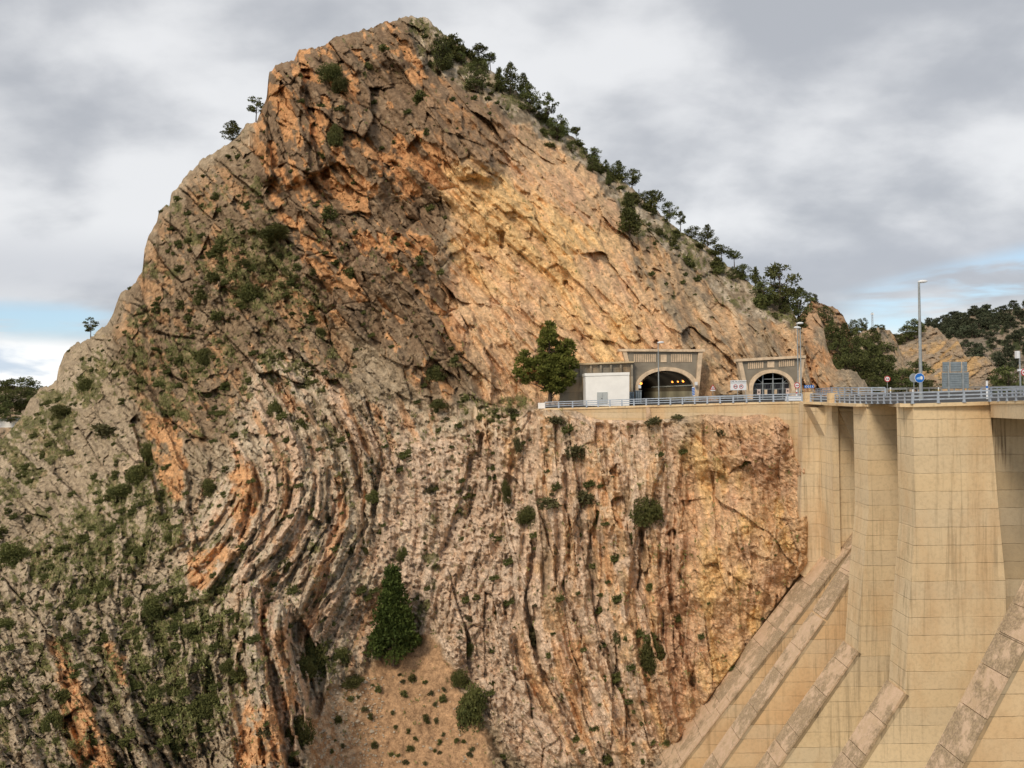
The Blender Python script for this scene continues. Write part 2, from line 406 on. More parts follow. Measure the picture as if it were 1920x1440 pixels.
# ------------------------------------------------------------------ the mountain
SKYLINE = [(-200, 985), (-100, 900), (-40, 850), (0, 825), (19, 807), (41, 779), (56, 747), (75, 730), (106, 713), (110, 690), (119, 666), (147, 644), (175, 630),
    (195, 613), (212, 588), (225, 553), (253, 531), (267, 509), (271, 466), (278, 441), (294, 419), (298, 400), (318, 384), (321, 362), (347, 334),
    (369, 306), (403, 283), (444, 259), (461, 231), (481, 228), (490, 205), (500, 183), (504, 135), (517, 119), (550, 115), (560, 97), (594, 87), (614, 80),
    (633, 67), (667, 60), (700, 54), (724, 42), (735, 37), (755, 33), (775, 27), (805, 38), (828, 58), (855, 80), (875, 100), (905, 119), (928, 139),
    (944, 158), (972, 172), (1000, 200), (1028, 230), (1058, 247), (1083, 264), (1105, 289), (1130, 310), (1150, 328), (1175, 341), (1200, 369),
    (1233, 394), (1255, 414), (1278, 439), (1311, 453), (1339, 469), (1350, 489), (1378, 502), (1394, 519), (1408, 533), (1425, 544), (1455, 561),
    (1480, 573), (1496, 596), (1508, 600), (1516, 588), (1532, 585), (1543, 604), (1550, 645), (1562, 684), (1570, 698), (1590, 693), (1606, 700), (1620, 716), (1632, 735), (1660, 770)]
skx, sky_y = np.array(SKYLINE, float).T
D_UP = [(-200, 985, 235), (0, 825, 225), (110, 700, 222), (200, 610, 212), (270, 480, 206), (320, 380, 204), (400, 290, 202), (490, 205, 198), (505, 130, 196), (620, 80, 198),
    (775, 27, 202), (900, 120, 204), (1030, 230, 202), (1150, 330, 200), (1280, 440, 196), (1400, 530, 190), (1480, 580, 178), (1530, 590, 172),
    (560, 250, 181), (640, 200, 184), (760, 180, 186), (850, 250, 178), (940, 260, 178), (700, 330, 174), (820, 330, 172), (900, 400, 168), (600, 400, 172), (450, 450, 176), (380, 500, 182), (1000, 350, 174),
    (1100, 400, 174), (1200, 480, 172), (1300, 560, 168), (1400, 600, 162), (1480, 660, 152), (1540, 700, 148), (1600, 760, 148),
    (1000, 500, 162), (1100, 560, 158), (900, 550, 160), (1200, 620, 150), (1340, 660, 144), (1030, 640, 152), (920, 650, 150), (1100, 700, 146),
    (1000, 745, 146), (1100, 745, 144), (1200, 745, 142), (1350, 745, 138.5), (1345, 700, 141), (1450, 745, 134), (1520, 745, 140), (910, 742, 144), (860, 745, 141),
    (750, 500, 164), (650, 580, 160), (780, 640, 151), (500, 570, 166), (380, 650, 168), (280, 700, 176), (230, 620, 190),
    (600, 700, 151), (700, 720, 147), (820, 720, 143), (480, 760, 152), (350, 800, 158), (200, 780, 182), (100, 850, 186), (0, 950, 178), (250, 870, 162), (-200, 1150, 150)]
D_LO = [(900, 775, 134), (1000, 775, 128), (1100, 790, 123), (1200, 795, 118.5), (1300, 790, 114), (1400, 790, 109.5), (1490, 800, 105.5), (1500, 900, 105),
    (1510, 1000, 104.5), (1620, 1000, 110), (1620, 800, 112), (1450, 1100, 104.5), (1400, 1180, 104), (1350, 1270, 104), (1300, 1340, 103.5), (1240, 1440, 103.5), (1200, 1530, 103), (1100, 1440, 108), (1100, 1300, 113), (1000, 1440, 111),
    (1200, 1200, 109), (1200, 1000, 113), (1300, 1000, 109), (1300, 900, 111), (1100, 900, 120), (1050, 1050, 119), (1000, 1200, 117), (950, 1000, 125),
    (900, 1100, 125), (880, 900, 131), (800, 800, 138), (800, 950, 134), (720, 850, 139), (740, 1000, 132), (800, 1150, 126), (860, 1250, 121), (940, 1350, 114),
    (740, 1190, 127), (780, 1210, 125.5), (700, 1250, 122), (760, 1320, 118), (750, 1440, 110.5), (650, 1350, 115.5), (640, 1440, 110), (860, 1440, 111), (750, 1530, 105),
    (560, 1440, 101), (520, 1300, 108), (500, 1150, 116), (560, 1150, 119), (620, 1250, 119), (600, 1050, 127), (640, 900, 136), (560, 850, 139),
    (480, 950, 133), (450, 1080, 125), (400, 1200, 118), (450, 1440, 101), (300, 1100, 133), (320, 1000, 140), (250, 1250, 119), (250, 1440, 103), (100, 1100, 142),
    (60, 1250, 124), (0, 1440, 98), (-200, 1530, 84), (-200, 1300, 120), (120, 1000, 156), (0, 1000, 166), (200, 950, 154), (300, 900, 152), (400, 820, 150), (-200, 1150, 150), (600, 700, 151), (480, 760, 152), (350, 800, 158),
    (200, 800, 180), (0, 900, 186), (700, 720, 147), (820, 740, 142), (300, 1530, 96), (900, 1530, 104)]
RTOP = np.array([(860, 752), (900, 758), (950, 770), (1032, 768), (1081, 771), (1105, 783), (1129, 788), (1171, 788), (1217, 789), (1277, 783), (1322, 777), (1353, 779),
    (1383, 782), (1422, 777), (1458, 782), (1489, 797), (1507, 815), (1640, 830)], float)
du_g = up4(rbf(D_UP, cgx, cgy)); dl_g = up4(rbf(D_LO, cgx, cgy))

THETA = [(600,200,65),(560,250,82),(700,100,50),(800,200,50),(900,300,42),(800,350,42),(700,400,48),(950,420,40),(1000,500,45),(1100,330,50),(1100,500,50),
    (950,600,48),(1050,640,50),(1200,450,60),(1250,550,65),(1350,600,62),(1300,500,62),(1450,600,60),(1530,650,75),(1000,700,50),(450,350,55),(300,500,60),
    (350,600,60),(500,600,48),(600,500,45),(700,600,50),(800,650,52),(550,680,52),(620,750,55),(300,750,55),(200,700,60),(330,850,65),(150,850,50),(100,950,45),
    (380,1060,135),(560,820,65),(600,900,85),(590,960,100),(550,1020,115),(500,1080,125),(640,1030,118),(700,950,100),(480,1120,95),(490,1250,80),
    (530,1380,70),(560,1250,75),(660,1120,125),(620,1180,120),(400,1000,125),(430,900,110),(480,780,70),(640,800,57),(700,820,60),(600,790,57),(540,740,52),(760,780,64),(480,850,60),(660,870,74),(700,740,54),(820,800,76),(750,850,72),(800,900,88),(760,1000,100),(850,1000,112),
    (900,900,100),(950,820,90),(900,1050,115),(820,1080,112),(800,1150,95),(850,1200,65),(900,1280,52),(980,1380,48),(950,1150,95),(1000,1000,92),(1000,1100,88),
    (1030,1230,65),(1100,1350,62),(1050,900,90),(1100,1000,88),(1100,1150,80),(1170,1100,80),(1180,1300,72),(1200,900,88),(1200,1000,85),(1250,1150,82),
    (1300,1000,88),(1300,1300,75),(1400,900,80),(1400,1100,95),(1450,1000,80),(200,1250,68),(150,1100,110),(330,1200,72),(100,1300,60),(50,1400,65),
    (280,1350,68),(400,1350,75),(750,1300,90)]
TH = np.array(THETA, float); c2 = 0; s2 = 0; ws = 0
for x, y, a in TH:
    w = 1 / (((cgx - x) ** 2 + (cgy - y) ** 2) / 1e4 + 0.03) ** 1.6
    c2 = c2 + w * math.cos(math.radians(2 * a)); s2 = s2 + w * math.sin(math.radians(2 * a)); ws = ws + w
wob = fbm(cgx / 90, cgy / 90, 3, 3) * 0.22
theta = 0.5 * np.arctan2(s2, c2) + wob
dirx = up4(blur(np.cos(2 * theta), 1)); diry = up4(blur(np.sin(2 * theta), 1))
ang = 0.5 * np.arctan2(diry, dirx); dx = np.cos(ang); dy = np.sin(ang)
flip = dy < 0; dx = np.where(flip, -dx, dx); dy = np.where(flip, -dy, dy)

def lic(src, steps, step=1.3):
    acc = src.copy(); tot = 1.0
    for sg in (1, -1):
        x = np.arange(GW)[None, :] + np.zeros((GH, 1)); y = np.arange(GH)[:, None] + np.zeros((1, GW))
        for i in range(steps):
            xi = np.clip(np.rint(x).astype(int), 0, GW - 1); yi = np.clip(np.rint(y).astype(int), 0, GH - 1)
            x = x + sg * dx[yi, xi] * step; y = y + sg * dy[yi, xi] * step
            xi = np.clip(np.rint(x).astype(int), 0, GW - 1); yi = np.clip(np.rint(y).astype(int), 0, GH - 1)
            w = math.cos(0.5 * math.pi * i / steps) ** 2
            acc += w * src[yi, xi]; tot += w
    acc = acc / tot; acc -= blur(acc, 14); return acc / (acc.std() + 1e-9)
wn_ = _rng.standard_normal((GH, GW))
L_fine = lic(blur(_rng.standard_normal((GH, GW)), 1), 16)
L_mid = lic(blur(wn_, 2), 34)
L_wide = lic(blur(_rng.standard_normal((GH, GW)), 4), 48)

L_col = lic(blur(_rng.standard_normal((GH, GW)), 3), 80)
L_col2 = lic(blur(_rng.standard_normal((GH, GW)), 2), 50)
# regions, outlines in the photograph's pixels
R_CUT = region([(815, 330), (870, 300), (905, 300), (925, 225), (960, 215), (1060, 265), (1125, 330), (1180, 430), (1200, 520), (1300, 640), (1360, 760), (900, 760), (880, 660), (835, 590), (850, 520), (835, 470), (860, 430)], 2)
R_CUTR = region([(1130, 330), (1200, 380), (1300, 450), (1400, 560), (1500, 600), (1580, 700), (1560, 760), (1350, 760), (1200, 520), (1180, 430)], 3)
R_TOP = region([(500, 100), (620, 60), (780, 20), (900, 110), (950, 200), (960, 300), (860, 320), (830, 500), (700, 520), (560, 480), (480, 330), (480, 200)], 4)
R_TOWER = region([(500, 110), (560, 130), (640, 140), (655, 230), (600, 330), (500, 350), (480, 250)], 2)
R_BAND = region([(560, 420), (700, 380), (860, 560), (900, 740), (800, 760), (700, 640), (560, 560)], 4)
R_GREY = region([(230, 560), (320, 380), (480, 230), (520, 420), (640, 620), (700, 760), (480, 700), (420, 850), (260, 800), (200, 620)], 5)
R_LAY = region([(480, 640), (560, 660), (700, 760), (880, 760), (900, 900), (820, 1180), (640, 1260), (560, 1440), (430, 1440), (440, 1100), (330, 1180), (340, 980), (430, 850)], 4)
R_CLF = region([(880, 770), (1280, 770), (1290, 1000), (1240, 1440), (980, 1440), (820, 1180), (860, 900)], 4)
R_CLR = region([(1290, 770), (1640, 770), (1640, 1440), (1240, 1440), (1230, 1100)], 5)
R_SCR = region([(770, 1195), (815, 1190), (850, 1260), (880, 1330), (925, 1400), (930, 1540), (590, 1540), (580, 1330), (640, 1280), (690, 1250)], 2)
R_GRS = np.maximum(region([(-200, 820), (40, 790), (120, 720), (190, 640), (205, 700), (150, 790), (110, 870), (30, 940), (-200, 1010)], 2),
    region([(170, 900), (240, 880), (285, 830), (300, 900), (340, 930), (335, 1020), (240, 1110), (150, 1130), (50, 1090), (70, 1010), (150, 960)], 2))
R_ORG = sum(region(q, 1) for q in ([(262, 770), (330, 780), (350, 840), (332, 960), (300, 910)], [(430, 880), (485, 865), (490, 930), (460, 1000), (438, 990)], [(360, 1040), (440, 1010), (430, 1060), (385, 1115), (355, 1085)],
    [(86, 1195), (115, 1200), (228, 1440), (240, 1540), (160, 1540), (140, 1440)], [(188, 1200), (215, 1190), (248, 1290), (232, 1305)], [(513, 1170), (532, 1180), (565, 1330), (545, 1345)], [(455, 1330), (520, 1330), (548, 1440), (560, 1540), (450, 1540)]))
R_PINK = region([(730, 830), (880, 800), (960, 900), (990, 1100), (960, 1250), (1080, 1440), (980, 1440), (840, 1230), (700, 1140)], 4)
R_PATH = region([(200, 895), (272, 838), (278, 850), (250, 875), (205, 905)], 1) + region([(158, 945), (182, 915), (182, 930), (165, 955)], 1)
R_GRS2 = region([(230, 1150), (320, 1090), (430, 1080), (450, 1180), (430, 1380), (330, 1430), (250, 1300)], 4)
R_GRS3 = region([(400, 430), (560, 430), (560, 560), (480, 580), (400, 540)], 4)
R_SHO = region([(780, 0), (880, 60), (960, 130), (1100, 250), (1300, 420), (1480, 540), (1500, 620), (1400, 590), (1300, 505), (1215, 440), (1190, 450), (1150, 375), (1115, 322), (1060, 277), (1000, 245), (945, 212), (880, 165), (800, 130), (770, 60)], 1)
R_TOW2 = region([(1506, 570), (1550, 570), (1580, 700), (1560, 760), (1530, 740), (1508, 660)], 1)
R_STR = region([(480, 650), (600, 690), (720, 830), (720, 960), (620, 1130), (600, 1300), (600, 1440), (420, 1440), (440, 1100), (330, 1130), (440, 880), (470, 780)], 4)
R_TALUS = region([(850, 735), (1010, 735), (1010, 770), (940, 800), (850, 770)], 2)
R_SHELF = region([(880, 742), (1600, 742), (1600, 765), (880, 765)], 1)
R_WEDGE = region([(770, 250), (850, 290), (1000, 400), (1010, 440), (900, 420), (790, 300)], 2)

_d = np.full(cgx.shape, 1e9)
for (x0, y0), (x1, y1) in zip(SKYLINE[:-1], SKYLINE[1:]):
    ux, uy = x1 - x0, y1 - y0; t_ = np.clip(((cgx - x0) * ux + (cgy - y0) * uy) / (ux * ux + uy * uy), 0, 1)
    _d = np.minimum(_d, np.hypot(cgx - x0 - t_ * ux, cgy - y0 - t_ * uy))
SKDIST = up4(_d)
def rot(px, py, a, sx, sy):
    a = math.radians(a); c, s = math.cos(a), math.sin(a)
    return (px * c + py * s) / sx, (-px * s + py * c) / sy
def facets(px, py, a, sx, sy, s, warp=0.25):
    q = 1.6 * max(sx, sy)
    wx = fbm(px / q, py / q, 4, s, 0.6) * warp * 2.2; wy = fbm(px / q, py / q, 4, s + 3, 0.6) * warp * 2.2
    u, v = rot(px, py, a, sx, sy); f1, f2, r, cu, cv = voro(u + wx, v + wy, s)
    h = r[0] * cu * 1.1 + r[1] * cv * 1.1 + 0.35 * r[2]
    return h, sstep(f2 - f1, 0.0, 0.075), r[3], r[2], r

ANG = blur(np.degrees(np.arctan2(dy, dx)), 3)
def cells_along(px, py, sx, sy, s, warp):
    """random vector of the broken block a point lies in; blocks lie along the bedding"""
    an = samp(ANG, px, py); out_ = None
    for a, lo, hi in ((52, -1, 69), (88, 69, 104), (122, 104, 999)):
        m = (an >= lo) & (an < hi)
        if not m.any(): continue
        r = facets(px[m], py[m], a, sx, sy, s, warp)[4]
        if out_ is None: out_ = [np.zeros(px.shape) for _ in r]
        for o, q in zip(out_, r): o[m] = q
    return out_
def mountain_fields(px, py):
    wqx = 16 * fbm(px / 30, py / 30, 4, 11, 0.6); wqy = 16 * fbm(px / 30, py / 30, 4, 15, 0.6)
    g0 = lambda a: samp(a, px, py)
    g = lambda a: sstep(samp(a, px + wqx, py + wqy), 0.25, 0.75)
    cut, cutr, top, tower, band, grey = map(g, (R_CUT, R_CUTR, R_TOP, R_TOWER, R_BAND, R_GREY))
    lay, clf, clr, scr, grs, grs2, grs3 = map(g, (R_LAY, R_CLF, R_CLR, R_SCR, R_GRS, R_GRS2, R_GRS3))
    clf = clf * (1 - scr); lay = lay * (1 - scr); talus = g(R_TALUS); sho = g(R_SHO); tow2 = g(R_TOW2); stra = g(R_STR)
    cut = cut * (1 - sho); cutr = cutr * (1 - sho); top = top * (1 - 0.6 * sho)
    yb = np.interp(px, RTOP[:, 0], RTOP[:, 1])
    lower = sstep(py, yb - 3.0, yb + 0.5)
    lower = np.where(px < 880, sstep(py, 700, 830), lower)
    xb = sstep(px, 870, 905); lower = lower * xb + sstep(py, 700, 830) * (1 - xb)
    d = g0(du_g) * (1 - lower) + g0(dl_g) * lower
    rj = cells_along(px, py, 36, 16, 12, 0.4); jx, jy = px + 9 * rj[0], py + 12 * rj[1]
    lf, lm, lw = g0(L_fine), samp(L_mid, jx, jy), samp(L_wide, px + 4 * rj[0], py + 6 * rj[1])
    org = np.clip(g(R_ORG), 0, 1); path = g0(R_PATH); lc = samp(L_col, px + 3 * rj[0], py); lc2 = g0(L_col2); cright = clf * sstep(px, 930, 1010)
    big = fbm(px / 130, py / 130, 4, 1)
    mid = ridged(px / 46, py / 46, 4, 5)
    fine = fbm(px / 11, py / 11, 4, 9, 0.6)
    h1, k1, q1, p1, r1 = facets(px, py, 48, 120, 52, 2)
    h2, k2, q2, p2, r2 = facets(px, py, 52, 44, 20, 4, 0.35)
    h3, k3, q3, _, _ = facets(px, py, 40, 11, 7, 6, 0.3)
    h4, k4, q4, _, _ = facets(px, py, 86, 46, 13, 3, 0.5)
    h5, k5, q5, _, _ = facets(px, py, 84, 170, 34, 8, 0.35)
    lowl = sstep(470 - px, 0, 60) * sstep(py, 980, 1100) * (1 - scr); lay = np.clip(lay + 0.0, 0, 1)
    soft = np.clip(scr + grs * 0.75 + grs2 * 0.5 + grs3 * 0.4, 0, 1); hard = 1 - soft
    laid = np.clip(lay + 0.75 * clf + 0.10 * clr + 0.55 * (grs + grs2) + 0.30 * grey + 0.6 * lowl, 0, 1)
    block = np.clip(top + band + grey * 0.75 + 0.25 * cut + 0.5 * cutr, 0, 1)
    rest = 1 - np.clip(top + band + grey + cut + cutr + lay + clf + clr + scr + grs + grs2 + sho, 0, 1); block = np.clip(block + 0.55 * rest, 0, 1)
    plate = 0.55 - 1.3 * sstep(-lm, 0.55, 1.25) + 0.35 * np.tanh(lm * 2.5); wplate = np.tanh(lw * 2.4)
    gate = sstep(fbm(px / 60, py / 60, 3, 7), -0.45, 0.35)
    h = 4.2 * big * (0.4 + 0.6 * hard)
    gate2 = sstep(fbm(px / 45, py / 45, 3, 14), 0.0, 0.4)
    # every broken block carries on the bedding a little out of step with its neighbour
    bw = np.tanh(1.8 * samp(L_wide, px + 26 * r1[0], py + 26 * r1[1])); bm = np.tanh(1.6 * samp(L_mid, px + 12 * r2[1] + 18 * r1[0], py + 12 * r2[0]))
    h = h + block * (4.2 * h1 - 0.8 * (1 - k1) * gate + 1.5 * h2 - 0.5 * (1 - k2) * gate2 + 1.35 * bw + 0.6 * bm)
    q6 = cells_along(px, py, 100, 40, 5, 0.5)
    bw2 = np.tanh(1.8 * samp(L_wide, px + 30 * q6[0], py + 16 * q6[1])); bm2 = np.tanh(1.6 * samp(L_mid, px + 26 * q6[2], py + 16 * q6[1]))
    smo = np.clip(cright + clr, 0, 1)
    h = h + laid * (1 - 0.40 * lay * (1 - stra)) * ((0.35 + 0.65 * stra) * (1.0 - 0.85 * clf) * plate * (0.35 + 0.65 * gate) + (0.35 + 0.5 * stra) * wplate * (1 - 0.6 * clf) + (0.5 + 0.4 * stra - 0.2 * clf) * bw2 * (1 - 0.5 * smo) + 0.7 * cright * (np.tanh(1.2 * lc) + 0.5 * np.tanh(2.5 * lc2)) - 1.2 * cright * sstep(-lc2 + 0.4 * gate, 1.5, 1.9) + 0.5 * bm2 * (1 - 0.5 * stra) + 0.28 * lf + (1 - stra) * (1 - 0.85 * smo) * (0.9 * h2 + 0.5 * h3 + 0.35 * fine))
    h = h + clf * (1.8 * h5 - 0.9 * (1 - k5) * gate * (1 - .5 * cright) + 0.7 * h4 * (1 - 0.6 * cright))
    h = h + clr * (1.6 * h5 - 0.25 * (1 - k5) * gate + 0.45 * h2 + 0.1 * lf + 1.2 * h1 + 0.5 * np.tanh(lc) * sstep(1420 - px, 0, 120))
    h = h + cut * (1.3 * h1 + 0.28 * h2 + 0.42 * np.tanh(lm) + 0.22 * lf + 0.55 * bw + 0.3 * bm)
    h = h + cutr * (1.5 * wplate + 0.9 * plate + 1.2 * h1)
    h = h + hard * (0.50 * h3 * (1 - 0.5 * cut - 0.45 * smo) + 0.70 * mid * (1 - 0.75 * cut - 0.2 * smo * (1 - cut) - 0.4 * smo) + 0.42 * fine * (1 - 0.40 * cut - 0.35 * smo))
    gsoft = grs + grs2 + grs3
    h = h + np.clip(gsoft, 0, 1) * (0.9 * mid + 0.45 * fine + 0.7 * plate * sstep(fbm(px / 50, py / 40, 3, 10), -0.1, 0.3) + 0.5 * sstep(fbm(px / 30, py / 22, 3, 12), 0.1, 0.4) * h2)
    h = h + sho * (1.4 * h2 + 0.8 * mid) - 3.0 * sho
    h = h + scr * (0.35 * mid + 0.20 * fine + 0.5 * fbm(px / 26, py / 90, 3, 2) + 0.12 * vnoise(px / 4, py / 4, 6) * sstep(700 - px, 0, 70))
    # tall slabs and ribs seen in the photograph: (polyline, half width px, height m)
    for pts, hw, amp in RIBS:
        dd = np.full(px.shape, 1e9); 
        for (x0, y0), (x1, y1) in zip(pts[:-1], pts[1:]):
            ux, uy = x1 - x0, y1 - y0; t = np.clip(((px - x0) * ux + (py - y0) * uy) / (ux * ux + uy * uy), 0, 1)
            dd = np.minimum(dd, np.hypot(px - x0 - t * ux, py - y0 - t * uy))
        h = h + amp * (1 - sstep(dd + 7.0 * fbm(px / 12, py / 22, 3, 4, 0.6), hw * 0.72, hw * 1.1))
    h = h + 3.0 * samp(R_BAND, px + wqx, py + wqy) ** 0.5 * (1 - cut) * sstep(g0(R_BAND), 0.15, 0.5) + 2.8 * g(R_PATCH)
    # broad forms
    h = h + tower * 5.0 * (0.5 + 0.5 * facets(px, py, 82, 150, 45, 11)[0])
    ys = np.interp(px, skx, sky_y)
    edge = np.where(py > ys, g0(SKDIST), 0)
    d = d - h * (0.30 + 0.70 * sstep(edge, 0, 14)) + 7.0 * np.exp(-edge / 10.0)
    # keep the rock behind what is built against it
    for x0, y0, x1, y1, dm in ((1168, 652, 1322, 762, 141.5), (1378, 664, 1514, 762, 134.5), (1040, 680, 1190, 765, 142.5), (1186, 745, 1400, 770, 139.5)):
        w = sstep(px, x0 - 9, x0) * (1 - sstep(px, x1, x1 + (48 if x0 == 1168 else 9))) * sstep(py, y0 - 5, y0) * (1 - sstep(py, y1, y1 + 4))
        w = w * (1 - lower); d = d * (1 - w) + np.maximum(d, dm) * w
    front = sstep(py, yb - 14, yb - 8) * (1 - lower) * sstep(px, 990, 1010)
    d = np.where(front > 0.5, np.maximum(d, 140), d)
    wd = np.interp(px, [1010, 1510], [128, 106])
    nearwall = lower * sstep(px, 1010, 1040) * (1 - sstep(py, yb + 3, yb + 13))
    d = d * (1 - nearwall) + (wd - 0.25 - 0.08 * np.clip(py - yb, 0, 40) - 0.9 * fine - 0.6 * h2) * nearwall
    # behind the dam
    xr = np.interp(py, [815, 1050, 1440, 1530], [1509, 1520, 1236, 1170])
    bd = sstep(px, xr - 4, xr + 6) * sstep(py, 760, 775)
    d = d * (1 - bd) + np.maximum(d, 108) * bd
    # colours ------------------------------------------------------------
    C = lambda r_, g_, b_: np.array([r_, g_, b_], float)
    greyc, brown, orange = C(.285, .215, .140), C(.220, .145, .088), C(.54, .275, .12)
    ochre, tan, pink, pale = C(.66, .43, .185), C(.58, .38, .215), C(.56, .40, .275), C(.52, .42, .30)
    green, soil, umber = C(.100, .096, .038), C(.40, .245, .135), C(.30, .175, .095)
    def mx(a, b, t): return a * (1 - t[..., None]) + b * t[..., None]
    full = lambda c: np.broadcast_to(c, px.shape + (3,)).copy()
    n_big = fbm(px / 90, py / 90, 4, 2); n_mid = fbm(px / 28, py / 28, 4, 6, 0.6); n_sm = fbm(px / 8, py / 8, 3, 8)
    col = full(greyc * (0.86, 0.84, 0.80))
    col = mx(col, full(pale), sstep(n_mid + 0.5 * q3, 0.0, 0.9) * 0.38)
    fresh = sstep(n_mid * 0.55 + 0.42 * q2 + 0.40 * q1 + 0.10 * n_big + 0.40 * n_sm - 0.22 * bm + 0.25 * np.tanh(lc) + 0.12 * tower, 0.16, 0.34)
    top_c = mx(mx(full(brown), full(greyc), sstep(n_sm + n_mid, -0.2, 0.7) * 0.40), full(orange), fresh * 0.85)
    blk = np.clip(top + 0.85 * band + tower + 0.5 * grey, 0, 1)
    col = mx(col, top_c, blk)
    lay_c = mx(full(pale * 0.92), full(pink), sstep(lm + n_mid, -0.4, 1.0))
    lay_c = mx(lay_c, full(orange * 1.0), sstep(lc * 0.5 + n_mid * 1.2 + 0.3 * q4, 0.5, 0.8) * 0.6)
    lay_c = mx(lay_c, full(greyc), sstep(n_mid - 0.3 * lf - 0.45 * lc2, 0.3, 0.7) * 0.6)
    pk = g(R_PINK) * (1 - scr)
    col = mx(col, lay_c, np.clip(lay, 0, 1))
    streak = 0.33 * lc + 0.15 * fbm(px / 9, py / 70, 4, 10, 0.6)
    clf_c = mx(full(pink * (1.04, 1.07, 1.1)), full(tan), sstep(streak + n_mid, -0.3, 0.5))
    clf_c = mx(clf_c, full(orange), sstep(streak * 0.9 + 0.5 * n_big + 0.3 * q5, 0.24, 0.42) * 0.46)
    clf_c = mx(clf_c, full(greyc * 0.9), sstep(-0.3 * lc2 + 0.8 * n_mid - 0.2 * lm, 0.30, 0.60) * 0.55)
    clf_c = mx(clf_c, full(pale * 1.08), sstep(n_sm + n_mid - (py - 900) / 500, 0.25, 0.7) * 0.6)
    col = mx(col, clf_c, clf)
    pk_c = mx(full(C(.60, .46, .34)), full(C(.50, .36, .25)), sstep(n_sm + 0.3 * lc2, -0.3, 0.6))
    col = mx(col, pk_c, pk * sstep(n_mid + 0.4 * n_sm, -0.7, 0.2) * 0.8)
    clr_c = mx(full(tan), full(C(.54, .34, .21)), sstep(n_big + n_mid * 0.5, -0.2, 0.4))
    pk_c = mx(full(C(.60, .46, .34)), full(C(.50, .36, .25)), sstep(n_sm + 0.3 * lc2, -0.3, 0.6))
    col = mx(col, pk_c, pk * sstep(n_mid + 0.4 * n_sm, -0.7, 0.2) * 0.8)
    clr_c = mx(clr_c, full(ochre), sstep(-n_big + 0.5 * streak + (1380 - px) / 600, 0.15, 0.5) * 0.7)
    pk_c = mx(full(C(.60, .46, .34)), full(C(.50, .36, .25)), sstep(n_sm + 0.3 * lc2, -0.3, 0.6))
    col = mx(col, pk_c, pk * sstep(n_mid + 0.4 * n_sm, -0.7, 0.2) * 0.8)
    clr_c = mx(clr_c, full(greyc), sstep(n_sm * 0.7 + n_mid - 0.2, 0.15, 0.6) * 0.35)
    col = mx(col, clr_c, clr)
    cut_c = mx(full(tan * 1.05), full(C(.60, .37, .215)), sstep(n_mid + 0.4 * q2, -0.2, 0.6))
    yl = sstep(n_big * 0.7 + 0.15 * lw + (620 - np.abs(px - 950 - (py - 420) * .8) * 3.2 - np.abs(py - 440) * 1.6) / 620, 0.0, 0.6)
    cut_c = mx(cut_c, full(ochre * 1.04), yl * 0.65)
    cut_c = mx(cut_c, full(greyc * 1.2), sstep(n_mid * 0.8 - 0.3 * lm + 0.3 * n_sm + (py - 600) / 500, 0.35, 0.65) * 0.28)
    col = mx(col, cut_c, cut)
    cr_c = mx(full(tan * 0.9), full(greyc * 1.1), sstep(n_mid + 0.35 * lm, -0.25, 0.5))
    cr_c = mx(cr_c, full(C(.55, .40, .25)), sstep(lw * 0.5 + n_big, 0.3, 0.9) * 0.7)
    cr_c = mx(cr_c, full(brown * 1.2), sstep(-lm * 0.5 + n_mid, 0.3, 0.9) * 0.55)
    col = mx(col, cr_c, cutr)
    col = mx(col, mx(full(greyc), full(pale * .9), sstep(n_sm, -0.3, 0.5)), sho)
    col = mx(col, full(orange * 0.95), tow2 * sstep(n_mid + 0.5 * n_sm, -0.5, 0.3) * 0.8)
    col = mx(col, full(orange * (1.05, 1.12, 1.2)), org * sstep(n_mid + 0.5 * n_sm, -0.45, -0.1) * 0.9)
    # weathered dark patch hanging over the quarry face
    dk = g(R_PATCH) * sstep(n_mid + 0.4 * n_sm, -0.45, 0.15)
    col = mx(col, full(brown * 1.15), dk * 0.85)
    col = mx(col, full(soil), np.clip(scr, 0, 1))
    col = mx(col, full(pale * 0.95), scr * sstep(690 - px + 30 * n_mid, 0, 60) * sstep(n_sm, -0.3, 0.3) * 0.7)
    col = mx(col, full(C(.60, .43, .28)), np.clip(path, 0, 1))
    # plant cover
    veg = np.clip(0.75 * sho + grs * 0.80 + grs2 * 0.52 + grs3 * 0.8 + 0.56 * grey + 0.30 * lay + 0.20 * clf + 0.22 * top + 0.28 * band + 0.9 * talus + 0.30 * cutr, 0, 1) * (1 - 0.97 * cut * (1 - talus)) * (1 - clr * 0.9) * (1 - 0.8 * scr) * (1 - 0.7 * org) * (1 - np.clip(path, 0, 1))
    left = sstep(520 - px, 0, 300) * sstep(py, 560, 700); veg = np.clip(veg + 0.46 * left + 0.10 * lowl, 0, 1)
    vn = fbm(px / 24, py / 19, 5, 13, 0.62) * 0.75 + 0.25 * vnoise(px / 5, py / 5, 3) - (0.12 + 0.16 * np.clip(grs + grs2 + lowl + lay, 0, 1)) * np.tanh(lm)
    vg = sstep(vn, 0.62 - 0.78 * veg, 0.78 - 0.78 * veg)
    gcol = mx(full(C(.125, .115, .048)), full(C(.19, .165, .075)), sstep(n_sm, -0.2, 0.5)); gcol = mx(gcol, full(C(.30, .205, .12)), sstep(n_mid + n_sm, 0.2, 0.7) * 0.7)
    col = mx(col, full(C(.47, .38, .27)), np.clip(grs + grs2 + lowl + 0.6 * rest, 0, 1) * 0.55 * (1 - org))
    col = mx(col, gcol, vg * 0.85)
    col = col * (1 + 0.20 * np.clip(n_sm * 1.5 + 0.7 * vnoise(px / 2.6, py / 2.6, 5), -1, 1))[..., None]
    d = d - 0.22 * vg * (0.5 + 0.5 * vnoise(px / 3, py / 3, 1))
    return d, col, vg, veg
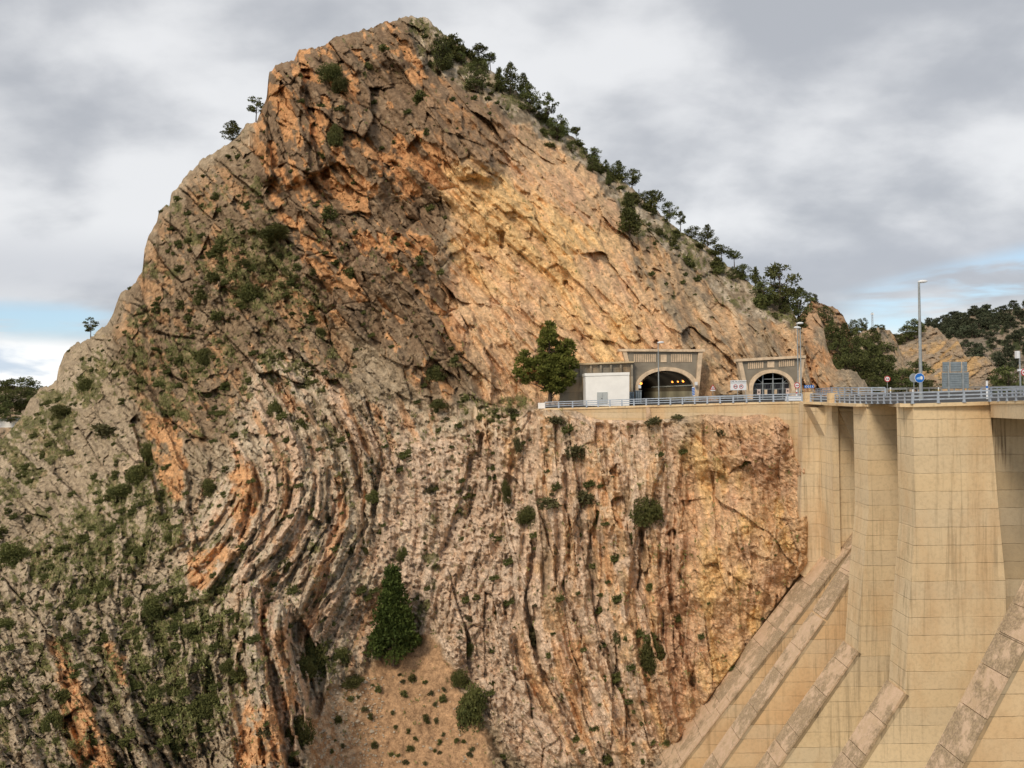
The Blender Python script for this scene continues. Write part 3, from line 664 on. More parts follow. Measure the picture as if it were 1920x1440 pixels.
R_PATCH = region([(780, 150), (840, 150), (900, 190), (965, 235), (955, 275), (930, 350), (890, 330), (840, 300), (800, 250)], 2)
RIBS = [([(640, 690), (720, 830), (745, 930)], 6, 1.3), ([(590, 700), (660, 830), (676, 930)], 6, -1.6), ([(520, 700), (575, 800), (590, 860)], 5, -1.8), ([(690, 760), (715, 850), (700, 960), (620, 1100)], 5, -1.8), ([(640, 930), (600, 1020), (520, 1110)], 5, -1.8), ([(560, 900), (530, 980), (470, 1050)], 6, -1.8), ([(560, 1150), (600, 1060), (650, 980)], 6, 1.4),
        ([(478, 1105), (472, 1170), (492, 1290), (520, 1440), (530, 1530)], 17, 4.2), ([(515, 1150), (525, 1230), (560, 1330), (575, 1440)], 20, 4.0),
        ([(500, 1085), (560, 1030), (600, 950), (606, 880)], 9, 1.8), ([(455, 1080), (540, 1000), (578, 930), (580, 885)], 8, 1.6),
        ([(575, 880), (545, 800), (490, 690)], 8, 1.5), ([(640, 900), (600, 800), (530, 700)], 8, 1.5), ([(700, 900), (660, 800), (560, 680)], 7, 1.2),
        ([(455, 880), (470, 960), (440, 1040), (390, 1100), (310, 1120)], 22, 2.5),
        ([(890, 860), (880, 930), (840, 1040)], 16, -2.0), ([(903, 815), (899, 850)], 5, -2.4), ([(870, 610), (905, 700), (900, 745)], 24, 2.0),
        ([(545, 150), (540, 230), (560, 320)], 26, 3.0), ([(490, 280), (500, 330)], 14, 3.5), ([(615, 150), (625, 210)], 30, 2.0), ([(575, 150), (590, 250), (610, 330)], 8, -3.0),
        ([(255, 790), (285, 880), (310, 960)], 9, -3.5), ([(92, 1200), (130, 1290), (200, 1440)], 20, 2.6), ([(190, 1175), (232, 1290)], 16, 2.2), ([(230, 1300), (270, 1440)], 14, 1.8), ([(330, 1180), (350, 1300), (380, 1440)], 8, 1.6), ([(275, 760), (330, 900), (345, 1010)], 22, 2.5),
        ([(1000, 1020), (985, 1120), (1010, 1250), (1080, 1370)], 5, -2.2), ([(1205, 985), (1200, 1100), (1240, 1230)], 6, -2.2), ([(1262, 1000), (1260, 1120), (1300, 1280)], 7, -2.4),
        ([(1120, 960), (1105, 1060), (1130, 1200), (1200, 1380)], 6, -1.8), ([(1060, 860), (1070, 1000), (1060, 1100), (1110, 1250)], 6, -1.7), ([(1225, 1150), (1245, 1300), (1270, 1400)], 14, 1.6),
        ([(938, 436), (943, 462)], 5, -2.2), ([(1492, 600), (1506, 660), (1532, 742)], 6, -3.2), ([(1062, 532), (1072, 544)], 5, -2.0), ([(1148, 330), (1190, 440), (1205, 520)], 8, -2.4), ([(1230, 860), (1180, 1000), (1160, 1130), (1200, 1300)], 16, 1.8), ([(1100, 1230), (1160, 1400)], 14, 1.6), ([(930, 1130), (960, 1250), (1040, 1400)], 14, 1.8),
        ([(560, 1180), (600, 1260), (590, 1330)], 16, -3.0)]

def relief(name, xs, ytop, ybot, ny, fields, material, back_rows=26, back_step=2.4, drop=1.5, smooth=True, jag=1.5, jseed=2, power=1.0):
    nx = len(xs); vv = np.linspace(0, 1, ny) ** power
    bl = voro(xs / 15.0, xs * 0 + 3.3, jseed)[2]
    yt = ytop(xs) + jag * (fbm(xs / 22, xs * 0, 3, jseed) * 2.6 + 2.0 * np.convolve(bl[0], np.ones(3) / 3, 'same') + 1.6 * fbm(xs / 4, xs * 0 + 4, 3, jseed + 2, 0.7))
    px = np.broadcast_to(xs, (ny, nx)).copy(); kw = np.exp(-0.5 * (np.arange(-40, 41) / 14.0) ** 2); kw /= kw.sum()
    ysm = np.convolve(np.pad(yt, 40, mode='edge'), kw, 'valid'); hh_ = (ybot(xs) - ysm)[None, :] * vv[:, None]
    py = ysm[None, :] + hh_ + (yt - ysm)[None, :] * np.exp(-hh_ / 75.0) * (1 - vv[:, None] ** 2)
    r = fields(px, py); d, col = r[0], r[1]
    v = P(px, py, d)
    rows = []
    for i in range(back_rows, 0, -1):              # the far side of the crest, falling away
        b = v[0].copy(); s_ = i * back_step
        b[:, 1] += s_ ; b[:, 2] -= drop * s_ * (0.35 + 0.65 * min(1, i / 6)) + 1.2 * fbm(xs / 20, xs * 0 + i * 0.35, 3, 3)
        rows.append(b)
    V = np.concatenate([np.array(rows), v], 0) if rows else v
    CC = np.concatenate([np.repeat(col[:1], back_rows, 0), col], 0) if rows else col
    n2 = V.shape[0]; idx = np.arange(n2 * nx).reshape(n2, nx)
    fc = np.stack([idx[:-1, :-1], idx[1:, :-1], idx[1:, 1:], idx[:-1, 1:]], -1)
    keep = np.ones(fc.shape[:2], bool)
    if name == 'mountain':
        cy, cx = py[:-1, :-1], px[:-1, :-1]
        hole = ((((cx - 1250) / 50) ** 2 + ((np.minimum(cy, 728) - 728) / 31) ** 2) < 1) & (cy < 756) | ((((cx - 1449) / 33) ** 2 + ((np.minimum(cy, 722) - 722) / 21) ** 2) < 1) & (cy < 752) & (cy > 690)
        keep[back_rows:][hole[:keep.shape[0] - back_rows]] = False
    fc = fc[keep].reshape(-1, 4)
    CA = np.concatenate([CC, np.ones(CC.shape[:2] + (1,))], -1)
    o = np_obj(name, V.reshape(-1, 3), fc, material, smooth=smooth, attrs={'Col': ('FLOAT_COLOR', CA.reshape(-1, 4))})
    tag(o, kind='structure')
    return o, px, py, v, r
STEP = 1.5; NY = 940
xs = np.arange(-170, 1640, STEP)
mtn, MPX, MPY, MV, MR = relief('mountain', xs, lambda x: np.interp(x, skx, sky_y), lambda x: np.full(x.shape, 1515.0), NY, mountain_fields, M_ROCK, power=1.0)
def ground_at(px, py):
    """surface point of the mountain that shows at that place"""
    j = np.clip(np.rint((np.asarray(px) - xs[0]) / STEP).astype(int), 0, len(xs) - 1)
    yt = MPY[0, j]; i = np.clip(np.rint((py - yt) / (1515.0 - yt) * (NY - 1)).astype(int), 0, NY - 1)
    for _ in range(3):
        i = np.clip(i + np.rint((np.asarray(py) - MPY[i, j]) / ((1515.0 - yt) / (NY - 1))).astype(int), 0, NY - 1)
    return MV[i, j], MR[3][i, j]

#__PART2__
# ------------------------------------------------------------------ hills beyond
def hill_fields(dpts, palette, vegp, seed, sc=1.0, ang=-35, amp=1.0):
    def f(px, py):
        dd = rbf(dpts, px, py)
        mid = ridged(px / (40 * sc), py / (34 * sc), 4, seed); fine = fbm(px / (9 * sc), py / (9 * sc), 4, seed + 2, 0.6)
        h1, k1, q1, _, r1 = facets(px, py, ang, 60 * sc, 16 * sc, seed + 1, 0.5)
        h2, k2, q2, _, _ = facets(px, py, ang + 20, 22 * sc, 8 * sc, seed + 4, 0.4)
        big = fbm(px / 90, py / 60, 4, seed + 5)
        d = dd - amp * (3.0 * big + 1.8 * h1 + 1.0 * h2 + 1.2 * mid + 0.8 * fine)
        a, b, c = [np.broadcast_to(np.array(q, float), px.shape + (3,)) for q in palette]
        t = sstep(fine + 0.4 * q2 + 0.5 * mid, -0.3, 0.6)[..., None]; col = a * (1 - t) + b * t
        t = sstep(big + 0.35 * q1 + 0.4 * fine, 0.0, 0.45)[..., None]; col = col * (1 - t) + c * t
        vg = sstep(fbm(px / (16 * sc), py / (12 * sc), 4, seed + 7, 0.6) + 0.3 * big, 0.55 - vegp, 0.7 - vegp)[..., None]
        col = col * (1 - vg) + np.array((.062, .070, .032)) * vg
        return d, col
    return f
def sky_of(pts):
    a = np.array(pts, float); return lambda x: np.interp(x, a[:, 0], a[:, 1])
BOT = lambda y: (lambda x: np.full(np.shape(x), float(y)))
hxs = lambda a, b, st: np.arange(a, b, st)
# the stub of orange rock just behind the shoulder
S_STUB = sky_of([(1490, 600), (1512, 572), (1525, 562), (1545, 566), (1565, 580), (1580, 594), (1588, 606), (1600, 640), (1640, 700)])
relief('hill_rock_shoulder', hxs(1490, 1640, 1.6), S_STUB, BOT(765), 110, hill_fields([(1490, 600, 232), (1560, 580, 235), (1640, 700, 240), (1500, 760, 205), (1640, 760, 215), (1580, 680, 222)],
    [(.40, .24, .13), (.27, .20, .14), (.46, .27, .14)], 0.05, 3, 0.7, 40), M_ROCK)
# low crag in the middle with pines in front
S_MID = sky_of([(1560, 640), (1590, 628), (1620, 622), (1640, 620), (1655, 618), (1668, 622), (1676, 632), (1684, 648), (1700, 690), (1730, 720)])
relief('hill_low_crag', hxs(1560, 1730, 1.6), S_MID, BOT(765), 100, hill_fields([(1560, 640, 285), (1640, 618, 288), (1730, 720, 290), (1560, 760, 255), (1730, 760, 255), (1640, 700, 272)],
    [(.36, .27, .18), (.30, .24, .17), (.45, .28, .15)], 0.20, 5, 0.7, 50), M_ROCK)
# layered orange spur
S_SPUR = sky_of([(1655, 655), (1680, 648), (1700, 628), (1725, 616), (1745, 611), (1757, 614), (1768, 626), (1780, 634), (1793, 634), (1803, 648), (1812, 668), (1850, 670), (1868, 686), (1876, 705), (1920, 726), (2080, 735)])
relief('hill_layered_spur', hxs(1655, 2080, 1.8), S_SPUR, BOT(765), 110, hill_fields([(1655, 655, 420), (1757, 612, 430), (1850, 670, 400), (2080, 735, 390), (1655, 760, 350), (1850, 760, 345), (2080, 760, 340), (1757, 690, 390)],
    [(.36, .26, .17), (.27, .215, .155), (.47, .30, .14)], 0.10, 7, 0.75, -32, 1.6), M_ROCKFAR)
# wooded far hill
S_FAR = sky_of([(1640, 668), (1680, 630), (1760, 606), (1800, 595), (1850, 586), (1900, 578), (1925, 574), (2000, 560), (2100, 575), (2200, 600)])
far_fields = hill_fields([(1640, 668, 760), (1760, 605, 800), (1925, 575, 820), (2200, 600, 830), (1640, 765, 560), (1900, 765, 560), (2200, 765, 560), (1850, 660, 680)],
    [(.25, .20, .15), (.20, .165, .125), (.30, .235, .17)], 0.38, 9, 0.8, -20, 3.0)
far_hill, FPX, FPY, FV, FR = relief('hill_wooded_ridge', hxs(1640, 2200, 2.2), S_FAR, BOT(765), 90, far_fields, M_ROCKFAR, back_step=8)
# far left hill
S_LEFT = sky_of([(-260, 716), (-100, 722), (0, 722), (60, 724), (90, 733), (150, 742)])
relief('hill_far_left', hxs(-260, 150, 2.5), S_LEFT, BOT(860), 60, hill_fields([(-260, 716, 420), (150, 742, 430), (-260, 850, 330), (150, 850, 330), (0, 780, 380)],
    [(.38, .28, .19), (.28, .22, .15), (.42, .30, .19)], 0.25, 2, 1.0, 0), M_ROCKFAR, back_step=6)
# valley floor: one sheet to the horizon
gm = MB(); gm.add([(-9000, -3000, 18), (9000, -3000, 18), (9000, 12000, 18), (-9000, 12000, 18)], [(0, 1, 2, 3)])
g = gm.build('ground', plain('valley ground', (0.20, 0.17, 0.10), 0.95, 0, 0.3, 0.02)); tag(g, kind='structure')
# distant country plain at road height behind the mountain, under the far hills
def pl(*a): return [P(*q) for q in a]

# ------------------------------------------------------------------ leaf clouds, pines, shrubs
def leaf_cloud(centres, radii, n, size, seed, up=0.35, flat=0.7):
    r = np.random.default_rng(seed); c = np.array(centres, float); ra = np.array(radii, float)
    w = ra ** 2; idx = r.choice(len(c), n, p=w / w.sum())
    dirs = r.standard_normal((n, 3)); dirs /= np.linalg.norm(dirs, axis=1)[:, None]
    rad = ra[idx] * (0.35 + 0.70 * r.random(n) ** 0.55)
    pos = c[idx] + dirs * rad[:, None] * np.array([1, 1, flat])
    a = dirs + r.standard_normal((n, 3)) * 0.7 + np.array([0, 0, up]); a /= np.linalg.norm(a, axis=1)[:, None]
    b = np.cross(a, r.standard_normal((n, 3))); b /= np.linalg.norm(b, axis=1)[:, None]
    s = size * (0.6 + 0.8 * r.random(n))[:, None]
    v = np.stack([pos - b * s * 0.30, pos + a * s * 0.5 + b * s * 0.05 - b * s * .25, pos + a * s, pos + b * s * 0.30], 1).reshape(-1, 3)
    f = np.arange(n * 4).reshape(n, 4)
    tint = np.clip(0.45 + 0.30 * r.standard_normal(len(c))[idx] * 0.7 + 0.22 * r.standard_normal(n) + 0.18 * dirs[:, 2], 0, 1)
    return v, f, np.repeat(tint, 4)
def crown_puffs(style, rs, n):
    """puff centres and radii in a crown of unit height, trunk foot at the origin"""
    c, ra = [], []
    for i in range(n):
        a = rs.uniform(0, 2 * math.pi)
        if style == 'cone':
            t = 0.10 + 0.88 * (i / n) ** 0.9; R_ = 0.27 * (1 - t) ** 0.75 + 0.02; q = R_ * rs.uniform(0.35, 1.0); z = t - 0.05 * q; r_ = 0.050 + 0.055 * (1 - t)
        elif style == 'broad':
            t = rs.uniform(0.14, 0.97); R_ = 0.40 * math.sin(math.pi * min(1, (t + 0.10)) ** 0.85) ** 0.7 + 0.03; q = R_ * rs.uniform(0.3, 1.0); z = t; r_ = rs.uniform(0.07, 0.12)
        elif style == 'umbrella':
            t = rs.uniform(0.52, 0.95); R_ = 0.42 * math.sqrt(max(0.02, 1 - ((t - 0.66) / 0.32) ** 2)); q = R_ * rs.uniform(0.25, 1.0); z = t; r_ = rs.uniform(0.06, 0.10)
        elif style == 'sparse':
            t = rs.uniform(0.34, 0.97); R_ = 0.30 * (1 - abs(t - 0.62) * 1.6) + 0.03; q = max(0.02, R_) * rs.uniform(0.4, 1.15); z = t; r_ = rs.uniform(0.045, 0.08)
        else:   # round
            t = rs.uniform(0.12, 0.95); R_ = 0.44 * math.sqrt(max(0.03, 1 - ((t - 0.5) / 0.50) ** 2)); q = R_ * rs.uniform(0.3, 1.0); z = t; r_ = rs.uniform(0.08, 0.13)
        c.append((q * math.cos(a), q * math.sin(a), z)); ra.append(r_)
    return c, ra
def make_pine(seed, style, puffs, leaves, size, leafmat):
    rs = random.Random(seed); c, ra = crown_puffs(style, rs, puffs)
    v, f, tint = leaf_cloud(c, ra, leaves, size, seed, flat=0.62)
    crown = np_mesh('crown', v, f, leafmat, attrs={'tint': ('FLOAT', tint)})
    m = MB(); top = max(p[2] for p in c) - 0.04; bend = rs.uniform(-0.03, 0.03)
    tp = [(0, 0, -0.06), (bend * .3, 0, 0.15), (bend, bend * .5, 0.4), (bend * .8, 0, 0.7), (0, 0, top)]
    m.tube(tp, [0.030, 0.022, 0.017, 0.010, 0.003], 6)
    for i in range(0, len(c), max(1, len(c) // 26)):
        x, y, z = c[i]; zb = max(0.12, z - 0.35 * math.hypot(x, y) - 0.03); zb = min(zb, top)
        m.tube([(bend * .5, 0, zb), (x * .55, y * .55, zb + (z - zb) * .45), (x * .95, y * .95, z)], [0.009, 0.006, 0.003], 4)
    me = bpy.data.meshes.new('trunk'); me.from_pydata(m.v, [], m.f); me.update(); me.materials.append(M_BARK)
    return me, crown
PINES = {}
for st_, cnt in (('cone', 2), ('broad', 2), ('umbrella', 2), ('sparse', 2), ('round', 3)):
    PINES[st_] = [make_pine(100 + i * 7 + len(st_), st_, {'cone': 80, 'broad': 60, 'umbrella': 30, 'sparse': 26, 'round': 45}[st_], {'sparse': 1100, 'umbrella': 1500}.get(st_, 2300), 0.055, M_PINEDK) for i in range(cnt)]
PINE_FARV = [make_pine(300 + i, 'round', 22, 420, 0.13, M_PINEFAR) for i in range(3)]
def pine(foot, h, style, label, group=None, width=1.0, protos=None, cat='pine tree', name='pine_tree'):
    i = random.randrange(99); pr = (protos or PINES[style]); me_t, me_c = pr[i % len(pr)]
    r_ = empty(name, foot, random.uniform(0, 6.28)); r_.scale = (h * width, h * width, h)
    link(bpy.data.objects.new('trunk', me_t), r_); link(bpy.data.objects.new('crown', me_c), r_)
    return tag(r_, label, cat, group)

GR = 'pines along the right shoulder of the mountain'
RIDGE = [  # foot x, foot y, top y, style, width factor, label
 (480, 226, 182, 'sparse', 1.0, 'lone open pine standing beside the tall orange pinnacle against the sky'),
 (437, 266, 228, 'broad', 1.25, 'bushy pine on the left skyline just below the orange pinnacle'),
 (170, 634, 596, 'sparse', 1.0, 'small lone pine on the far left shoulder beside the blue gap in the clouds'),
 (824, 137, 72, 'round', 0.95, 'large round green pine just right of the summit'),
 (863, 96, 74, 'round', 0.9, 'little pine on the skyline right below the summit'),
 (897, 122, 86, 'umbrella', 1.2, 'umbrella shaped pine at the top of the right shoulder'),
 (920, 134, 99, 'umbrella', 1.0, 'second umbrella pine leaning over the sky below the first'),
 (894, 170, 117, 'round', 0.95, 'round green pine on the slope below the two umbrella pines'),
 (936, 172, 128, 'cone', 1.0, 'slim dark pine left of the tall pair on the upper skyline'),
 (957, 176, 120, 'broad', 0.8, 'tall dark pine, the highest top of the upper skyline group'),
 (982, 188, 139, 'broad', 0.75, 'dark pine between the tall pine and the dense low one'),
 (992, 212, 160, 'broad', 0.95, 'dense dark pine with foliage down to the ground at the skyline'),
 (1027, 234, 175, 'sparse', 0.85, 'thin tall pine with bare lower trunk standing apart on skyline'),
 (1044, 262, 219, 'round', 1.0, 'rounded pine below the thin tall one on the skyline'),
 (1081, 268, 238, 'umbrella', 1.0, 'small airy pine alone on the skyline right of the rounded one'),
 (1114, 312, 279, 'round', 1.1, 'compact pine where the skyline drops above the quarried face'),
 (1160, 340, 303, 'broad', 1.1, 'left pine of the pair above the conical slope pine'),
 (1185, 350, 318, 'round', 1.2, 'right pine of the pair above the conical slope pine'),
 (1180, 442, 364, 'cone', 1.05, 'bright green conical pine growing on the rock slope below skyline'),
 (1208, 382, 359, 'round', 1.0, 'little dark pine tucked on the skyline above the conical one'),
 (1230, 398, 357, 'umbrella', 1.1, 'pine with open flat top midway down the right skyline'),
 (1256, 414, 380, 'round', 1.0, 'dark pine directly right of the open flat topped one'),
 (1276, 432, 397, 'sparse', 1.0, 'feathery leaning pine at the end of the middle skyline group'),
 (1297, 452, 425, 'round', 1.3, 'low spreading pine left of the upright pine on lower skyline'),
 (1327, 464, 423, 'broad', 0.9, 'upright dense pine on the lower skyline'),
 (1353, 494, 459, 'umbrella', 1.2, 'flat crowned pine leaning out over the lower shoulder'),
 (1377, 500, 470, 'umbrella', 1.3, 'wide airy pine right of the flat crowned one'),
 (1396, 530, 497, 'round', 1.1, 'dark pine on the lower shoulder left of the tiny conical tree'),
 (1417, 534, 501, 'cone', 0.9, 'tiny conical tree beside the big dark pine of the lower shoulder'),
 (1462, 582, 498, 'round', 0.95, 'biggest dark round pine of the lower right shoulder'),
 (1430, 576, 530, 'round', 1.1, 'bushy pine filling in left below the biggest round pine'),
 (1497, 600, 545, 'round', 1.1, 'bright green pine right below the biggest round pine'),
 (1502, 572, 540, 'umbrella', 1.0, 'small pine behind the biggest round pine on its right'),
 (1515, 568, 549, 'round', 1.0, 'left one of two tiny pines on the far orange crag'),
 (1528, 568, 551, 'round', 1.0, 'right one of two tiny pines on the far orange crag'),
]
for fx, fy, ty, st_, wf, lab in RIDGE:
    if fx in (1515, 1528, 1502): dd = 236
    elif fx == 1497: dd = 190
    else:
        ysk = float(np.interp(fx, skx, sky_y)); v_, _ = ground_at(fx, max(fy, ysk + 2)); dd = float((v_ - CAM) @ fw) + (2.5 if fy < ysk + 10 else -0.3)
    foot = P(fx, fy, dd); hgt = (fy - ty) / F * dd
    pine(foot, hgt * 1.04, st_, lab, GR if fx > 600 else None, wf)
for q in range(26):
    fx = random.uniform(850, 1500); ysk = float(np.interp(fx, skx, sky_y)); fy = ysk + random.uniform(4, 30)
    v_, _ = ground_at(fx, fy); dd = float((v_ - CAM) @ fw) - 0.3
    pine(P(fx, fy, dd), random.uniform(13, 30) / F * dd, random.choice(['broad', 'round', 'cone', 'sparse']), 'small pine half hidden in the scrub of the right shoulder', 'small pines in the scrub of the right shoulder', random.uniform(.8, 1.3))
# scrub pines low on the shoulder, pixel wide tops
# the two specimen pines
def specimen(px, py, ty, d, style, label, width, seed, puffs, leaves):
    pr = [make_pine(seed, style, puffs, leaves, 0.034, M_PINEDEEP)]
    return pine(P(px, py, d), (py - ty) / F * d, style, label, None, width, pr)
v_, _ = ground_at(738, 1238); specimen(738, 1238, 1062, float((v_ - CAM) @ fw) - 1.5, 'cone', 'tall dense conical pine rooted at the head of the scree gully', 0.90, 501, 190, 15000)
# the broad pine by the wall end is made of several leaning tops
def broad_pine():
    rs = random.Random(5); c, ra = [], []
    for cx, cz, rx, rz, n in ((0.0, .64, .17, .34, 60), (-.05, .38, .34, .17, 60), (.25, .46, .13, .30, 34), (-.33, .40, .13, .20, 24), (.08, .27, .30, .12, 34), (.12, .52, .22, .2, 30), (.06, .15, .20, .07, 26)):
        for i in range(n):
            a = rs.uniform(0, 6.28); q = rs.uniform(.3, 1) ** .6; e = rs.uniform(-1, 1); w_ = math.sqrt(max(0.02, 1 - e * e)) * q
            taper = (1 - 0.35 * (e + 1) / 2)
            c.append((cx + rx * w_ * math.cos(a) * taper, rx * w_ * math.sin(a) * 0.9, cz + rz * e)); ra.append(rs.uniform(.035, .062))
    v, f, tint = leaf_cloud(c, ra, 17000, 0.032, 77, flat=0.6)
    crown = np_mesh('crown', v, f, M_PINE, attrs={'tint': ('FLOAT', tint)})
    m = MB(); m.tube([(0, 0, -.05), (.01, 0, .12), (0, 0, .45), (0, 0, .92)], [.028, .024, .017, .004], 8)
    m.tube([(.005, 0, .14), (.14, 0, .28), (.25, 0, .55)], [.016, .012, .004], 6); m.tube([(0, 0, .13), (-.17, .02, .22), (-.33, 0, .42)], [.014, .010, .003], 6)
    for i in range(0, len(c), 9):
        x, y, z = c[i]; m.tube([(x * .1, 0, z - .12), (x * .6, y * .6, z - .04), (x, y, z)], [.007, .005, .002], 4)
    me = bpy.data.meshes.new('trunk'); me.from_pydata(m.v, [], m.f); me.update(); me.materials.append(M_BARK)
    return me, crown
d_ = 134.0; o = pine(P(1031, 746, d_), (746 - 602) / F * d_, 'broad', 'broad full pine with several tops beside the white building', None, 1.0, [broad_pine()])
o.rotation_euler = (0, 0, 0)

# shrubs ------------------------------------------------------------
def make_shrub(seed, n, leaves, size, m, flat=0.75, tall=1.0):
    rs = random.Random(seed); c, ra = [], []
    for i in range(n):
        a = rs.uniform(0, 6.28); q = math.sqrt(rs.random()) * 0.40; z = rs.uniform(0.12, 0.72) * tall * (1 - 0.9 * q * q / .16 * .5)
        c.append((q * math.cos(a), q * math.sin(a), z)); ra.append(rs.uniform(.12, .22))
    v, f, tint = leaf_cloud(c, ra, leaves, size, seed, flat=flat)
    return np_mesh('shrub', v, f, m, attrs={'tint': ('FLOAT', tint)})
SHR_D = [make_shrub(700 + i, 14, 480, 0.16, M_SHRUB, tall=(0.9, 1.2, 0.7, 1.5)[i]) for i in range(4)]
SHR_O = [make_shrub(720 + i, 10, 330, 0.16, M_OLIVE, tall=(0.8, 1.0, 0.6)[i]) for i in range(3)]
SHR_B = [make_shrub(740 + i, 40, 3800, 0.062, M_SHRUB, tall=(0.8, 1.1)[i]) for i in range(2)]
def shrub(px, py, wpx, me, label, group=None, aspect=1.0, sink=0.3, cat='shrub', lift=0.0):
    v_, _ = ground_at(px, py); d = float((v_ - CAM) @ fw); s_ = wpx / F * d
    o = bpy.data.objects.new('shrub', me); link(o); b = v_ - np.array([0, s_ * 0.12, s_ * aspect * sink]); o.location = b
    o.rotation_euler = (0, 0, random.uniform(0, 6.28)); o.scale = (s_ * 1.05, s_ * 1.05, s_ * aspect * 1.05)
    return tag(o, label, cat, group)
BIG = [  # centre x, y, width px, aspect, label
 (815, 692, 34, 1.2, 'round green bush on the cliff left of the big pine'),
 (825, 752, 34, 0.7, 'dark low bush at the left end of the road terrace'),
 (993, 956, 46, 0.9, 'round dark bush in the middle of the strata cliff under the pine'),
 (1212, 942, 56, 1.15, 'large dark bush high on the cliff below the tunnel road'),
 (1222, 1210, 46, 1.7, 'tall dark bush hanging low on the right of the cliff'),
 (995, 1182, 44, 1.0, 'dark bush on the lower middle cliff among grey ribs'),
 (949, 918, 18, 2.6, 'narrow dark cypress like bush on the cliff'),
 (1120, 966, 24, 1.2, 'small bush left below the large dark bush of the cliff'),
 (1078, 840, 36, 0.9, 'grey green bush under the left end of the road wall'),
 (972, 825, 20, 1.9, 'upright grey bush under the railing end'),
 (1098, 925, 50, 0.7, 'low spreading grey bush on a ledge between round and large bushes'),
 (1030, 936, 50, 0.5, 'low grey bush right beside the round dark bush'),
 (1345, 805, 28, 0.8, 'grey bush on top of the cliff below the second tunnel'),
 (885, 1318, 58, 1.5, 'big dark bush along the right edge of the scree'),
 (862, 1262, 34, 1.2, 'dark bush above the big one at the scree edge'),
 (590, 1212, 76, 1.2, 'dark spreading tree at the left head of the scree'),
 (572, 1240, 40, 1.2, 'dark lower bush at the foot of the spreading tree'),
 (660, 1268, 42, 0.6, 'low blue green bush on the scree under the spreading tree'),
 (640, 1225, 34, 1.0, 'dark bush between the spreading tree and the conical pine'),
 (563, 1352, 48, 1.4, 'dark bush in the shade behind the leaning slab'),
 (881, 1214, 27, 1.0, 'bright green round bush on the strata right of the pine'),
 (536, 1056, 28, 1.0, 'round bush on the folded strata above the standing slab'),
 (756, 1030, 22, 1.6, 'upright bush above the conical pine'),
 (727, 1160 - 100, 1, 1, None),
 (785, 1190, 22, 1.4, 'bush touching the right side of the conical pine'),
 (277, 850, 26, 2.2, 'dark bush in the gully at the foot of the orange wall'),
 (262, 880, 44, 1.0, 'dark bush at the lower end of the gully'),
 (235, 912, 50, 0.6, 'dark bush beside the pale earth streak'),
 (200, 800, 54, 0.6, 'dark thicket below the grey crag on the left'),
 (120, 770, 40, 0.7, 'dark bush on the green left slope'),
 (165, 715, 30, 1.2, 'dark upright bush on the green left slope below the skyline'),
 (30, 1035, 56, 0.9, 'dark bush at the left edge of the photo'),
 (15, 1168, 40, 0.7, 'dark round bush low at the left edge'),
 (470, 540, 40, 1.1, 'dark bush among the grass of the middle left slope'),
 (516, 435, 60, 0.5, 'green thicket on the ledge below the pinnacle'),
 (458, 490, 26, 1.0, 'round bush on the middle left slope'),
 (388, 660, 34, 1.2, 'dark bush on the brown left face'),
 (603, 622, 22, 0.8, 'dark bush on the central brown slope'),
 (630, 245, 26, 2.2, 'green bush in the cleft of the summit rocks'),
 (620, 135, 44, 0.9, 'bush on the ledge below the summit ridge'),
 (640, 160, 34, 0.9, 'lower bush on the summit ledge'),
 (390, 1310, 60, 1.0, 'large dark bush on the lower left grass slope'),
 (320, 1290, 30, 1.0, 'bush left of the large dark bush low on the slope'),
 (520, 758, 34, 1.2, 'bright green bush growing on the layered rock'),
 (430, 1240, 30, 1.0, 'bush left of the standing slabs'),
 (100, 1340, 34, 1.3, 'dark bush low on the left slope'),
 (500, 1362, 30, 1.0, 'grey green bush on the front of the standing slab'),
 (1162, 1188, 24, 1.5, 'grey bush on the cliff left of the tall dark bush'),
 (1372, 1245, 14, 1.4, 'small green bush beside the dam coping'),
 (300, 1130, 60, 0.7, 'green bush on the hillock left of the orange rock'),
 (395, 910, 34, 1.0, 'dark bush above the orange overhang on the left'),
 (570, 790, 34, 1.0, 'dark bush on the layered rock right of the bright green one'),
 (700, 925, 26, 1.2, 'dark bush in the groove of the layered rock'),
 (683, 1020, 16, 1.8, 'narrow bush in the lower groove of the layered rock'),
]
for x, y, w_, asp, lab in BIG:
    if lab is None: continue
    ol = 'grey' in lab
    shrub(x, y + w_ * asp * 0.28, w_, random.choice(SHR_B) if not ol else SHR_O[0], lab, None, asp * 1.15, 0.25)
for x, y, w_, lab in ((1165, 781, 24, 'low shrub against the road wall below the white building'), (1138, 780, 15, 'dark clipped looking shrub against the road wall'), (1225, 790, 34, 'spiky grey shrub at the foot of the road wall joint'), (1270, 781, 22, 'dark shrub under the wall below the lamp post'),
                      (960, 770, 22, 'low shrub by the railing end'), (1040, 790, 34, 'sprawling olive shrub below the railing start'), (905, 764, 20, 'small shrub on the terrace edge')):
    shrub(x, y + 3, w_, random.choice(SHR_O), lab, None, 0.7, 0.1)
